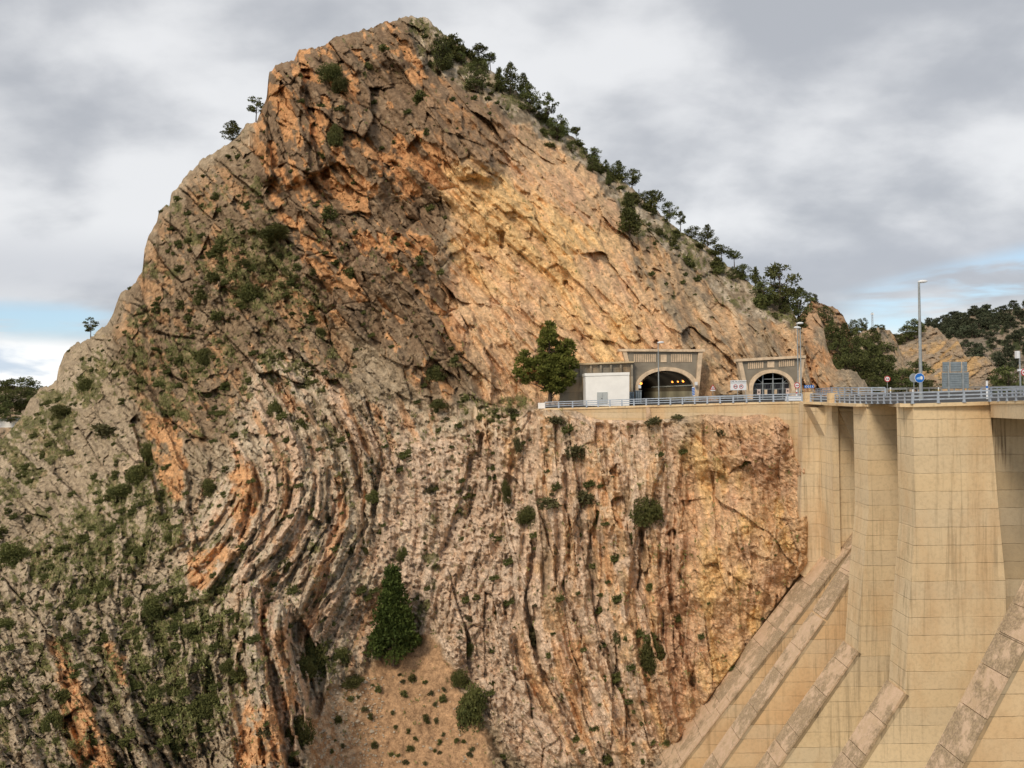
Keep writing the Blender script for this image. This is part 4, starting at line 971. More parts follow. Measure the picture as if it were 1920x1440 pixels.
# countable shrubs over the slopes
rs_ = np.random.default_rng(5)
ZONES = [('dark shrubs dotted over the upper brown slopes', 'dark shrub on the upper brown slope', (290, 620, 100, 620), 42, SHR_D),
         ('dark shrubs dotted over the grassy left slope', 'dark shrub on the grassy left slope', (-60, 460, 640, 1440), 56, SHR_D),
         ('olive shrubs on the layered rock', 'olive shrub between the layers of folded rock', (460, 900, 640, 1180), 26, SHR_O),
         ('small shrubs on the cliff below the road', 'small shrub on the cliff below the road', (860, 1300, 800, 1420), 14, SHR_D + SHR_O),
         ('shrubs on the summit rocks', 'shrub among the orange and brown summit rocks', (540, 940, 50, 520), 16, SHR_D),
         ('shrubs under the pines of the right shoulder', 'shrub under the pines of the right shoulder', (820, 1560, 110, 640), 46, SHR_D)]
def place_ok(x, y):
    ys = np.interp(x, skx, sky_y)
    return y > ys + 3
for grp, lab, (x0, x1, y0, y1), cnt, protos in ZONES:
    done = 0; tries = 0
    while done < cnt and tries < 6000:
        tries += 1
        x = rs_.uniform(x0, x1)
        if 'right shoulder' in grp: y = np.interp(x, skx, sky_y) + abs(rs_.normal(0, 1)) * (26 if x < 1400 else 30)
        else: y = rs_.uniform(y0, y1)
        if not place_ok(x, y) or (1150 < x < 1620 and 620 < y < 800): continue
        vg = ground_at(x, y)[1][2] if False else float(MR[3][0, 0])
        j = int(np.clip(round((x - xs[0]) / STEP), 0, len(xs) - 1)); i = int(np.argmin(np.abs(MPY[:, j] - y)))
        ve = MR[3][i, j]
        if rs_.random() > ve * 1.2 + 0.02 and 'right shoulder' not in grp: continue
        w_ = rs_.uniform(9, 22) if rs_.random() < 0.75 else rs_.uniform(20, 32)
        if 'cliff' in grp or 'layers' in lab: w_ = rs_.uniform(7, 16)
        if 'shoulder' in grp: w_ = rs_.uniform(13, 32)
        shrub(x, y, w_, protos[int(rs_.integers(len(protos)))], lab, grp, rs_.uniform(0.55, 1.1), 0.2); done += 1
# seedlings on the scree
for q in range(44):
    x = rs_.uniform(620, 900); y = rs_.uniform(1240, 1440)
    if samp(R_SCR, np.array([x]), np.array([y]))[0] < 0.8: continue
    shrub(x, y, rs_.uniform(6, 15), random.choice(SHR_D + SHR_O), 'small shrub dotted on the bare orange scree', 'small shrubs on the scree', 1.0, 0.1)
# the many little bushes
_b = SHR_D[0]; bv = np.empty(len(_b.vertices) * 3, np.float32); _b.vertices.foreach_get('co', bv); bv = bv.reshape(-1, 4, 3)[::4]
bc = bv.mean(1, keepdims=True); bv = (bc + (bv - bc) * 1.8).reshape(-1, 3); nbv = len(bv)
NB = 1500; j = rs_.integers(0, len(xs), NB * 12); i = rs_.integers(4, NY - 4, NB * 12)
hgt_ = (1515 - MPY[0, j]) / 1400
keep = (rs_.random(NB * 12) < (MR[3][i, j] ** 1.3 * 0.9 + 0.03) * hgt_) & ~((MPX[i, j] > 1160) & (MPY[i, j] > 600) & (MPY[i, j] < 800)) & (MPX[i, j] < 1500)
keep &= samp(R_CUT, MPX[i, j], MPY[i, j]) < 0.3
i, j = i[keep][:NB], j[keep][:NB]; nb_ = len(i); sc__ = (0.35 + 1.3 * rs_.random(nb_) ** 2.2)[:, None, None]
V_ = bv[None] * sc__ * np.stack([1 + 0.5 * rs_.random((nb_, 1)), np.ones((nb_, 1)), 0.7 + 0.6 * rs_.random((nb_, 1))], -1) + MV[i, j][:, None, :] - np.array([0, .1, .15])
tn = np.repeat(np.clip(rs_.normal(0.35, 0.28, nb_), 0, 1), nbv) * 0.7 + 0.3 * rs_.random(nb_ * nbv)
tag(np_obj('scrub', V_.reshape(-1, 3), np.arange(nb_ * nbv).reshape(-1, 4), M_SHRUB, attrs={'tint': ('FLOAT', tn)}), 'countless small dark bushes scattered over the rock', 'scrub', kind='stuff')
# grass and undergrowth nobody could count
N = 46000
j = rs_.integers(0, len(xs), N * 4); i = rs_.integers(2, NY - 2, N * 4)
keep = rs_.random(N * 4) < np.clip(MR[2][i, j] * (0.15 + MR[3][i, j]) + 0.02, 0, 1) * np.clip((1515 - MPY[0, j]) / 1400, 0.1, 1)
keep &= ~((MPX[i, j] > 1160) & (MPY[i, j] > 625) & (MPY[i, j] < 800)) & (MPX[i, j] < 1500)
i, j = i[keep][:N], j[keep][:N]; pos = MV[i, j]; n = len(pos)
K = 5
pos = np.repeat(pos, K, 0); sz = np.repeat(rs_.uniform(0.28, 0.75, n), K)[:, None]
a = rs_.standard_normal((n * K, 3)) * 0.55 + np.array([0, -0.25, 0.85]); a /= np.linalg.norm(a, axis=1)[:, None]
b = np.cross(a, rs_.standard_normal((n * K, 3))); b /= np.linalg.norm(b, axis=1)[:, None]
o_ = pos + rs_.standard_normal((n * K, 3)) * 0.28 * sz + np.array([0, -0.1, 0])
vv = np.stack([o_ - b * sz * .16, o_ + a * sz * .8, o_ + b * sz * .16 + a * sz * .15], 1).reshape(-1, 3)
tn = np.repeat(np.clip(rs_.normal(0.45, 0.3, n), 0, 1), K * 3)
tag(np_obj('undergrowth', vv, np.arange(n * K * 3).reshape(-1, 3), M_GRASS, attrs={'tint': ('FLOAT', tn)}), 'grass and low scrub growing over the rocky slopes', 'undergrowth', kind='stuff')
# loose stones of the scree
def stones():
    m = 700; vs, fs = [], []; R2 = random.Random(9)
    base = [Vector(v) for v in ((0, 0, 1), (.9, 0, .3), (.2, .9, .2), (-.8, .4, .3), (-.5, -.8, .2), (.5, -.8, .3), (0, 0, -.7))]
    fb = [(0, 1, 2), (0, 2, 3), (0, 3, 4), (0, 4, 5), (0, 5, 1), (6, 2, 1), (6, 3, 2), (6, 4, 3), (6, 5, 4), (6, 1, 5)]
    k_ = 0
    while k_ < m:
        x = R2.uniform(580, 720) if R2.random() < .8 else R2.uniform(600, 900); y = R2.uniform(1270, 1500)
        if samp(R_SCR, np.array([x]), np.array([y]))[0] < 0.5: continue
        p, _ = ground_at(x, y); s_ = R2.uniform(.07, .26) * (2 if R2.random() < .03 else 1); b0 = len(vs)
        for v in base: vs.append(tuple(p[q] + v[q] * s_ * R2.uniform(.7, 1.2) for q in range(3)))
        fs.extend(tuple(b0 + t for t in f) for f in fb); k_ += 1
    return np_obj('scree_stones', np.array(vs), np.array(fs), plain('pale stones', (.42, .35, .26), .95, 0, .3, 1.5))
tag(stones(), 'loose pale stones on the orange scree', 'stones', kind='stuff')

# far trees ----------------------------------------------------------
def far_tree(px, py, hpx, d, lab, grp, w=1.0, protos=None, name='pine_tree'):
    return pine(P(px, py, d), hpx / F * d, 'round', lab, grp, w, protos or PINES['round'], name=name)
GB = 'pines massed behind the rock tower'
for x, y, h_, d in ((1560, 640, 40, 222), (1585, 650, 44, 222), (1610, 655, 40, 226), (1596, 690, 60, 205), (1625, 690, 56, 215), (1572, 690, 50, 205), (1640, 720, 72, 195), (1612, 735, 74, 190),
                    (1585, 735, 66, 190), (1655, 700, 58, 215), (1660, 735, 56, 192), (1638, 660, 46, 240), (1600, 625, 26, 245), (1560, 720, 44, 185), (1545, 610, 36, 215), (1640, 740, 36, 180), (1670, 735, 40, 210), (1588, 700, 40, 200), (1560, 660, 34, 215), (1690, 740, 50, 205)):
    pine(P(x, y, d), h_ / F * d, 'round', 'dense green pine in the thicket between rock tower and small red ringed sign', GB, 1.0, PINES['round'] + PINES['broad'])
pine(P(1719, 738, 230), 62 / F * 230, 'round', 'round dark pine behind the foot of the tall street lamp', None, 1.1)
pine(P(1742, 742, 215), 30 / F * 215, 'round', 'low pine right of the tall lamp by the road', None, 1.6)
pine(P(1892, 745, 150), 58 / F * 150, 'round', 'bushy green pine beside the camera pole at the right edge', None, 1.25)
pine(P(1876, 745, 158), 40 / F * 158, 'round', 'lower bushy pine left of the one beside the camera pole', None, 1.4)
for x, y, h_, w_, lab in ((1680, 650, 24, 1.6, 'dark pine at the left foot of the layered orange spur'), (1700, 640, 30, 1.2, 'dark pine on the left side of the layered orange spur'), (1712, 632, 34, 1.1, 'tallest dark pine on the crest of the layered spur'),
                          (1724, 624, 22, 1.4, 'dark pine right of the tallest on the layered spur'), (1620, 624, 16, 1, 'little pine on the crag left of the mast'), (1617, 622, 26, .8, 'slender pine on the crag beside the mast'),
                          (1655, 620, 12, 1, 'tiny pine on top of the low crag'), (1645, 622, 14, 1, 'tiny pine directly right of the mast')):
    pine(P(x, y, 290 if y < 630 and x < 1670 else 424), h_ / F * (290 if y < 630 and x < 1670 else 424), 'round', lab, None, w_)
cnt = 0
for q in range(5000):
    if cnt >= 250: break
    jj = rs_.integers(44, FPX.shape[1] - 105); ii = int(62 * rs_.random() ** 1.3)
    if rs_.random() > 1.05 - ii / 60: continue
    p = FV[ii, jj] - np.array([0, 2, 1]); h_ = rs_.uniform(5.5, 10)
    pine(p, h_, 'round', 'one of the dark pines covering the far wooded hill', 'pines covering the far wooded hill', 1.15, PINE_FARV); cnt += 1
for x, y, h_, w_ in ((-40, 740, 30, 1.3), (-10, 738, 30, 1.2), (10, 740, 28, 1.3), (26, 742, 32, 1.3), (52, 748, 42, 1.2), (38, 775, 44, 1.5), (12, 778, 42, 1.5), (60, 776, 34, 1.2), (-20, 790, 50, 1.5), (20, 792, 20, 2), (78, 742, 14, 1.5)):
    d = 400 - (y - 740) * 1.4
    pine(P(x, y, d), h_ / F * d, 'round', 'dark pine of the grove beyond the left foot of the mountain', 'far grove at the left edge', w_)

# ------------------------------------------------------------------ the dam
Y = lambda t: np.array([0, t, 0.0])
def slab(name, pts, d, t, m, parent, dy=0.0):
    return MB().prism([P(x, y, d) + Y(dy) for x, y in pts], Y(t)).build(name, m, parent)
dam = empty('dam', P(1700, 1000, 85))
tag(dam, 'tall tan concrete dam with stepped buttresses running down to the left', 'dam')
def root_local(o):   # parts are built in world space; put them in the dam's frame without moving them
    o.matrix_parent_inverse = o.parent.matrix_world.inverted(); return o
bpy.context.view_layer.update()
def ds(*a, **kw): return root_local(slab(*a, **kw))
def coping(line, d, t, w=0.35, over=0.12, h=0.16, name='coping', m=M_COPE):
    """a proud capping laid over the ramp below the polyline"""
    b = MB(); p = [P(x, y, d) for x, y in line]
    rr = random.Random(len(line) + int(d)); q = []; edge = MB()
    for a, c in zip(p[:-1], p[1:]):
        L = np.linalg.norm(c - a); u = (c - a) / L; x = 0.0
        n = np.cross(c - a, Y(1)); n = n / np.linalg.norm(n); n = n if n[2] > 0 else -n
        edge.prism([a - Y(.03) - n * .10, c - Y(.03) - n * .10, c - Y(.03) - n * .42, a - Y(.03) - n * .42], Y(.1))
        while x < L - .1:
            s_ = min(L - x, rr.uniform(1.8, 5.2)); q.append((a + u * x, a + u * (x + s_ - .05))); x += s_
    root_local(edge.build('drip_edge', M_DRIP, dam))
    for a, c in q:
        n = np.cross(c - a, Y(1)); n = n / np.linalg.norm(n); n = n if n[2] > 0 else -n; n = n * rr.uniform(.9, 1.15)
        b.prism([a - Y(over) - n * 0.06, c - Y(over) - n * 0.06, c - Y(over) + n * h, a - Y(over) + n * h], Y(t + over + 0.1))
    return root_local(b.build(name, m, dam))
# buttress in front, at the right edge (only its sloping foot is in view)
ds('buttress', [(2010, 1040), (1920, 1211), (1805, 1430), (1760, 1515), (2200, 1515), (2200, 1040)], 58, 3.0, M_CONC_W, dam)
coping([(2010, 1040), (1920, 1211), (1805, 1430), (1760, 1515)], 58, 3.0)
# second buttress: nose upright, then battered, then the ramp
N2 = [(1712, 757), (1714, 860), (1717, 985), (1706, 1130), (1697, 1302)]
ds('buttress', N2 + [(1608, 1442), (1560, 1515), (1890, 1515), (1886, 1100), (1872, 950), (1856, 757)], 72, 3.1, M_CONC, dam)
coping([(1697, 1300), (1608, 1440), (1560, 1515)], 72, 3.1)
# third
N1 = [(1625, 760), (1627, 860), (1629, 955), (1618, 1080), (1609, 1224)]
ds('buttress', N1 + [(1459, 1438), (1405, 1515), (1900, 1515), (1900, 760)], 86, 3.4, M_CONC, dam)
coping([(1609, 1222), (1459, 1437), (1405, 1515)], 86, 3.4)
# low wall between, its ramp comes out from behind the third buttress
ds('training_wall', [(1640, 1018), (1595, 1084), (1545, 1160), (1350, 1437), (1295, 1515), (1700, 1515), (1700, 1018)], 92, 3.2, M_CONC_W, dam)
coping([(1640, 1018), (1595, 1084), (1545, 1160)], 92, 3.2)
coping([(1543, 1162), (1350, 1437), (1295, 1515)], 92, 3.2, h=0.12, m=M_COPE)
# abutment block with the widest ramp against the rock
ds('training_wall', [(1612, 1005), (1569, 1062), (1275, 1437), (1212, 1515), (1620, 1515), (1620, 1005)], 98, 2.0, M_CONC_W, dam)
ds('training_wall', [(1612, 990), (1569, 1048), (1275, 1421), (1200, 1515), (1620, 1515), (1620, 990)], 100, 4.6, M_CONC_W, dam)
coping([(1612, 1004), (1569, 1061), (1275, 1436), (1212, 1514)], 98, 1.9, h=0.10)
coping([(1612, 989), (1569, 1047), (1275, 1420), (1200, 1514)], 100, 4.6, h=0.15)
ds('abutment_wall', [(1506, 754), (1570, 754), (1570, 1130), (1560, 1130), (1500, 1075)], 103.6, 3.0, M_CONC_G, dam)
ds('abutment_wall', [(1566, 754), (1640, 754), (1640, 1130), (1568, 1130)], 99.9, 3.0, M_CONC, dam)
ds('pilaster', [(1507, 754), (1517, 754), (1522, 1060), (1514, 1060)], 104.0, 0.5, M_CONC, dam)
ds('pilaster', [(1559, 754), (1571, 754), (1577, 1062), (1566, 1062)], 99.2, 4.6, M_CONC, dam)
for pts, d in (([(1519, 764), (1559, 764), (1561, 845)], 101.5), ([(1572, 766), (1606, 766), (1606, 838)], 99.5)):
    ds('haunch', pts, d, 3.2, M_CONC_G, dam)
# spillway wall in the shade of the bridge
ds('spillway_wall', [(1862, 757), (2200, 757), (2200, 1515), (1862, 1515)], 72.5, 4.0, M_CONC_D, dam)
# crest: cornice strips and the bridge beam
def crest(path, h0, h1, t, name='cornice', m=M_CONC):
    b = MB()
    for (x0, y0, d0), (x1, y1, d1) in zip(path[:-1], path[1:]):
        a, c = P(x0, y0, d0), P(x1, y1, d1); n = np.array([-(c - a)[1], (c - a)[0], 0]); n = n / np.linalg.norm(n); n = n if n[1] > 0 else -n
        b.prism([a - n * .18 + [0, 0, h1], c - n * .18 + [0, 0, h1], c - n * .18 + [0, 0, h0], a - n * .18 + [0, 0, h0]], n * t)
    return root_local(b.build(name, m, dam))
CRP = [(1508, 753, 103.4), (1560, 755, 98.8), (1624, 757, 85.9), (1684, 757, 85.6), (1711, 757, 71.9), (1856, 753, 71.6)]
crest(CRP, 0.0, -0.30, 1.2)

BR = [(1857, 753, 71.3), (2060, 748, 52)]
a, c = P(*BR[0]), P(*BR[1]); inn = np.array([9.0, 3.5, 0])
root_local(MB().prism([a, c, c + [0, 0, -1.55], a + [0, 0, -1.42]], inn).build('bridge_deck', M_CONC_G, dam))
root_local(MB().prism([a - [.15, .15, -.02], c - [.15, .15, -.02], c - [.15, .15, .22], a - [.15, .15, .22]], inn * .05).build('cornice', M_CONC, dam))
for x, y, d in ((1516, 752, 103.4), (1562, 754, 98.6)):
    q = P(x, y, d); root_local(MB().box(q[0] - .55, q[1] - .3, q[2] - .2, q[0] + .45, q[1] + .5, q[2] + 1.15).build('end_post', M_CONC, dam))
    q = P(x + 6, y, d - .2); root_local(MB().box(q[0] - .12, q[1] - .3, q[2] - .2, q[0] + .12, q[1], q[2] + 1.0).build('end_post', M_WALL, dam))

# road and platform
NEAR = [(1010, 767, 127.9), (1100, 764, 125.5), (1235, 760, 120.5), (1400, 755, 112), (1507, 753, 104.5), (1560, 755, 99.5), (1624, 757, 86.6), (1711, 757, 72.6), (1857, 753, 72), (2060, 748, 52.8)]
FAR = [(1010, 757, 150), (1100, 756, 150), (1190, 753.5, 165), (1400, 746, 180), (1510, 742, 185), (1570, 738, 190), (1660, 735, 200), (1760, 733.5, 210), (1900, 732, 215), (2300, 727, 215)]
vs = [P(*q) - [0, 0, .02] for q in NEAR] + [P(*q) for q in FAR]; n = len(NEAR)
m = MB().add(vs, [(i, i + 1, n + i + 1, n + i) for i in range(n - 1)])
tag(m.build('road', M_ASPHALT), kind='structure')
# retaining wall below the road
rw = MB(); wp = [(1008, 766, 128), (1100, 763.5, 125.5), (1212, 760, 121), (1235, 759.5, 120.5), (1400, 754.5, 112), (1507, 752.5, 104.6)]
for q0, q1 in zip(wp[:-1], wp[1:]):
    a, c = P(*q0), P(*q1); rw.prism([a, c, c - [0, 0, 9], a - [0, 0, 9]], Y(0.6))
wall = rw.build('retaining_wall', M_WALL); tag(wall, 'long tan concrete wall holding up the tunnel road above the cliff', 'wall')
cp = MB()
for q0, q1 in zip(wp[:-1], wp[1:]):
    a, c = P(*q0), P(*q1); cp.prism([a - Y(.2), c - Y(.2), c - Y(.2) - [0, 0, .28], a - Y(.2) - [0, 0, .28]], Y(.9))
cp.build('coping', M_CONC, wall)
q = P(1213, 764, 120.75); MB().prism([q + [-.15, -.25, 0], q + [.35, -.25, 0], q + [.9, -.25, -3.2], q + [-.15, -.25, -3.2]], Y(.3)).build('joint', M_COPE, wall)
q = P(1009, 766, 127.7); MB().box(q[0], q[1] - .3, q[2], q[0] + 1.1, q[1] + .5, q[2] + .9).build('end_block', M_WHITE, wall)
# old masonry terrace at the left end
tw = MB(); a, c = P(888, 762, 133), P(944, 768, 130.5)
tw.prism([a, c, c - [0, 0, 1.6], a - [0, 0, 2.4]], Y(3)); t_ = tw.build('terrace_wall', M_STONE); tag(t_, 'small masonry terrace wall left of the railing end', 'wall')
for i in range(9):
    f_ = i / 8; q = a * (1 - f_) + c * f_; MB().box(q[0] - .05, q[1] - .1, q[2] - 1.5, q[0] + .05, q[1], q[2] + .05).build('rib', M_WALL, t_)

# ------------------------------------------------------------------ tunnels
def arch_pts(x0, x1, ytop, yspring, ybase, n=22, p=2.0):
    cx, rx = (x0 + x1) / 2, (x1 - x0) / 2; ry = yspring - ytop
    return [(x0, ybase)] + [(cx - rx * math.cos(math.pi * i / n), yspring - ry * math.sin(math.pi * i / n) ** (2 / p)) for i in range(n + 1)] + [(x1, ybase)]
def portal(name, label, d, face, ao, ai, cornice, bars, lt, sq, pil):
    r_ = empty(name, P((ai[0] + ai[1]) / 2, ai[4], d)); bpy.context.view_layer.update()
    tag(r_, label, 'tunnel portal')
    def pt(b, nm, m): o = b.build(nm, m, r_); o.matrix_parent_inverse = r_.matrix_world.inverted(); return o
    inner = arch_pts(*ai); x0, x1, yb = ai[0], ai[1], ai[4]
    b = MB()   # face: strips between arch and outline
    fl, fr, ft = face       # left(x at top, x at base), right, top y function
    n = len(inner)
    def ptop(x): return ft[0] + (ft[1] - ft[0]) * (x - fl[0]) / (fr[0] - fl[0])
    for (xa, ya), (xb, yb_) in zip(inner[1:-1], inner[2:-1]):
        b.prism([P(xa, ya, d), P(xb, yb_, d), P(xb, ptop(xb), d), P(xa, ptop(xa), d)], Y(.8))
    b.prism([P(fl[0], ptop(fl[0]), d), P(x0, ptop(x0), d), P(x0, yb + 4, d), P(fl[1], yb + 4, d)], Y(.8))
    b.prism([P(x1, ptop(x1), d), P(fr[0], ptop(fr[0]), d), P(fr[1], yb + 4, d), P(x1, yb + 4, d)], Y(.8))
    pt(b, 'facade', M_PORTAL)
    outer = arch_pts(*ao); b = MB()
    for i in range(n - 1):
        b.prism([P(*inner[i], d - .25), P(*inner[i + 1], d - .25), P(*outer[i + 1], d - .25), P(*outer[i], d - .25)], Y(1.1))
    pt(b, 'arch_ring', M_STONE)
    # lining running back into the rock
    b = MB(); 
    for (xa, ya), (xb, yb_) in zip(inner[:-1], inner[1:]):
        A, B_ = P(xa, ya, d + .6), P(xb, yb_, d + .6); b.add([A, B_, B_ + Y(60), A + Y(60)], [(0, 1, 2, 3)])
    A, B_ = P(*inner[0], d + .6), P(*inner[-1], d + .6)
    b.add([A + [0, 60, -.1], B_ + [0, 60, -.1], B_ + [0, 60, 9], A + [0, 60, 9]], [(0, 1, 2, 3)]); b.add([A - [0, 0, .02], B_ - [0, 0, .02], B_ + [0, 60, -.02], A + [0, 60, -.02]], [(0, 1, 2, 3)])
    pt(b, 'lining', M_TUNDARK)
    b = MB(); xa, ya, xb, yb_ = cornice; a, c = P(xa, ya, d - .5), P(xb, yb_, d - .5); b.prism([a, c, c - [0, 0, .42], a - [0, 0, .42]], Y(1.6)); pt(b, 'cornice', M_STONE)
    for (x0_, y0_, x1_, y1_) in bars:
        b = MB(); nb = lt
        for i in range(nb):
            xc = x0_ + (x1_ - x0_) * (i + .5) / nb; w_ = (x1_ - x0_) / nb * .30
            dy_ = ptop(xc) - ptop((x0_ + x1_) / 2)
            b.prism([P(xc - w_, y0_ + dy_, d - .1), P(xc + w_, y0_ + dy_, d - .1), P(xc + w_, y1_ + dy_, d - .1), P(xc - w_, y1_ + dy_, d - .1)], Y(.15))
        pt(b, 'stone_fluting', M_STONE)
    b = MB(); b.prism([P(sq[0], sq[1], d - .12), P(sq[2], sq[1], d - .12), P(sq[2], sq[3], d - .12), P(sq[0], sq[3], d - .12)], Y(.15)); pt(b, 'plaque', M_STONE)
    for pts in pil:
        pt(MB().prism([P(x, y, d - .3) for x, y in pts], Y(1.3)), 'quoin_pilaster', M_STONE)
    return r_, pt
P1, pt1 = portal('tunnel_portal', 'wide open tunnel portal with lit lamps inside and long cornice', 138, ((1172, 1186), (1318, 1306), (658, 657)),
                 (1191, 1310, 688, 727, 752), (1198, 1301, 695, 728, 752), (1160, 654, 1322, 655), [(1188, 664, 1230, 679), (1258, 664, 1298, 679)], 12, (1239, 665, 1250, 679),
                 [[(1167, 658), (1175, 658), (1183, 694), (1178, 694)], [(1310, 658), (1318, 658), (1309, 752), (1302, 752)]])
P2, pt2 = portal('tunnel_portal', 'smaller tunnel portal closed by a barred gate', 130.5, ((1385, 1402), (1508, 1496), (675, 668)),
                 (1405, 1491, 692.5, 726, 748), (1412, 1484, 699, 728, 748), (1381, 673, 1511, 666), [(1402, 679, 1432, 691), (1460, 675, 1490, 687)], 8, (1439, 677, 1452, 689),
                 [[(1383, 675), (1391, 675), (1407, 748), (1399, 748)], [(1503, 668), (1510, 667), (1498, 748), (1490, 748)]])
# inside the open tunnel: kerb ledge, pale dado, lamps
A = P(1301, 752, 139)
Q = P(1301, 752, 138.7) - [.06, 0, 0]
def side(z0, z1, nm, m): pt1(MB().add([Q + [0, 0, z0], Q + [0, 52, z0], Q + [0, 52, z1], Q + [0, 0, z1]], [(0, 1, 2, 3)]), nm, m)
side(.05, 1.75, 'dado', M_TUNLOW); side(1.76, 2.6, 'side_wall', plain('brown tunnel wall', (.16, .13, .09), .9))
pt1(MB().bar(Q + [-.25, -.5, 2.75], Q + [-.25, 40, 2.75], .22), 'cable_tray', M_GALV)
for x, y, d, s_ in ((1202, 719, 139, .20), (1261, 716, 154, .17), (1271.5, 715.5, 149, .14), (1281.5, 714.5, 144.5, .21)):
    q = P(x, y, d); b = MB(); b.disc(q, s_, .12, 14); o = pt1(b, 'lamp', M_LAMP)
    pt1(MB().box(q[0] - s_ * 1.3, q[1] + .12, q[2] - s_, q[0] + s_ * 1.3, q[1] + .4, q[2] + s_ * 1.3), 'lamp_housing', M_GALV)
for y_ in (8, 20, 34):
    ld = bpy.data.lights.new('tunnel_light', 'AREA'); ld.energy = 260; ld.size = 3; ld.color = (1.0, .88, .66)
    lo = link(bpy.data.objects.new('tunnel_light', ld)); q = P(1250, 752, 138.7) + np.array([-1.5, y_, 4.0]); lo.location = q
    lo.rotation_euler = (0, math.radians(-40), 0)
# gate of the closed tunnel
gt = empty('gate', P(1448, 748, 131)); tag(gt, 'tall barred steel gate with grey panels closing the smaller tunnel', 'gate'); bpy.context.view_layer.update()
def gp(b, nm, m): o = b.build(nm, m, gt); o.matrix_parent_inverse = gt.matrix_world.inverted(); return o
DG = 131.1
for x, yt in ((1430, 702), (1449, 699), (1467.5, 702)): gp(MB().bar(P(x, 748, DG), P(x, yt, DG), .16), 'post', M_GALV)
gp(MB().bar(P(1413, 720, DG), P(1484, 718, DG), .10), 'rail', M_GALV); gp(MB().bar(P(1413, 730, DG), P(1484, 729, DG), .08), 'rail', M_GALV)
gp(MB().bar(P(1432, 711, DG), P(1466, 710, DG), .10), 'rail', M_GALV)
gp(MB().bar(P(1418, 709, DG), P(1430, 719, DG), .07), 'brace', M_GALV); gp(MB().bar(P(1480, 709, DG), P(1468, 718, DG), .07), 'brace', M_GALV)
b = MB()
for i in range(36):
    x = 1413 + i * 2; b.bar(P(x, 747, DG + .1), P(x, 719, DG + .1), .035)
gp(b, 'bars', M_GALV)
for x, y, w_, h_, mm in ((1423, 725, 7, 9, M_BLACK), (1440, 725, 7, 9, M_BLACK), (1458.5, 724, 8, 9, M_BLACK), (1475, 724, 7, 9, M_BLACK), (1436, 735, 5, 11, M_STONE), (1443, 734, 5, 11, M_BLACK), (1454.5, 734, 5, 10, M_STONE), (1462, 733, 5, 11, M_BLACK)):
    gp(MB().prism([P(x - w_ / 2, y - h_ / 2, DG), P(x + w_ / 2, y - h_ / 2, DG), P(x + w_ / 2, y + h_ / 2, DG), P(x - w_ / 2, y + h_ / 2, DG)], Y(.06)), 'panel', mm)
M_NOTICE = plain('pale pink notice', (.66, .52, .46), .7)
for x, y in ((1423, 735), (1477, 733)):
    o = gp(MB().prism([P(x - 3.3, y - 5, DG - .1), P(x + 3.3, y - 5, DG - .1), P(x + 3.3, y + 5, DG - .1), P(x - 3.3, y + 5, DG - .1)], Y(.06)), 'notice', M_NOTICE)
    gp(MB().disc(P(x, y, DG - .13), .13, .02, 10), 'notice_mark', M_BLACK)

# ribbed retaining wall behind the white building
rb = empty('ribbed_wall', P(1120, 752, 136)); tag(rb, 'dark grey ribbed concrete wall behind the white building', 'wall'); bpy.context.view_layer.update()
def rp(b, nm, m): o = b.build(nm, m, rb); o.matrix_parent_inverse = rb.matrix_world.inverted(); return o
rp(MB().prism([P(1080, 684, 137), P(1187, 680, 137.4), P(1187, 757, 137.4), P(1050, 757, 136), P(1050, 720, 136)], Y(1.2)), 'panel', M_RIBWALL)
for i in range(6):
    x = 1089 + i * 18.8 + (0 if i < 5 else 2); rp(MB().prism([P(x - 1.8, 684, 136.6), P(x + 1.8, 684, 136.6), P(x + 1.8, 756, 136.4), P(x - 1.8, 756, 136.4)], Y(.9)), 'rib', M_RIBWALL)
rp(MB().prism([P(1077, 681.5, 136.2), P(1189, 677, 136.6), P(1189, 680, 136.6), P(1077, 684.5, 136.2)], Y(1.8)), 'coping', M_WALL)
rp(MB().prism([P(1092, 703, 135.6), P(1097, 703, 135.6), P(1097, 757, 135.6), P(1094, 757, 135.6)], Y(1)), 'pier', M_WALL)
# white building
wb = empty('service_building', P(1138, 757, 131)); tag(wb, 'plain white rendered service building with a grey door', 'building'); bpy.context.view_layer.update()
def wpz(b, nm, m, **k_): o = b.build(nm, m, wb, **k_); o.matrix_parent_inverse = wb.matrix_world.inverted(); return o
wpz(MB().prism([P(1098, 705, 130), P(1180, 703, 128.6), P(1180, 761, 128.6), P(1099, 761, 130)], Y(5)), 'walls', M_WHITE)
wpz(MB().prism([P(1096.6, 700, 129.9), P(1180.4, 697.8, 128.5), P(1180.4, 703, 128.5), P(1097, 705.3, 129.9)], Y(5.3)), 'parapet', M_WHITE)
dr = wpz(MB().prism([P(1119.5, 735.5, 129.5), P(1139, 735, 129.2), P(1139, 757, 129.2), P(1119.5, 757.5, 129.5)], Y(.3)), 'door', M_GREYDOOR)
wpz(MB().prism([P(1129.1, 736.5, 129.3), P(1129.5, 736.5, 129.3), P(1129.5, 757, 129.3), P(1129.1, 757, 129.3)], Y(.1)), 'door_seam', M_GALV)
wpz(MB().disc(P(1128.5, 747, 129.25), .07, .05, 10), 'handle', M_BLACK)
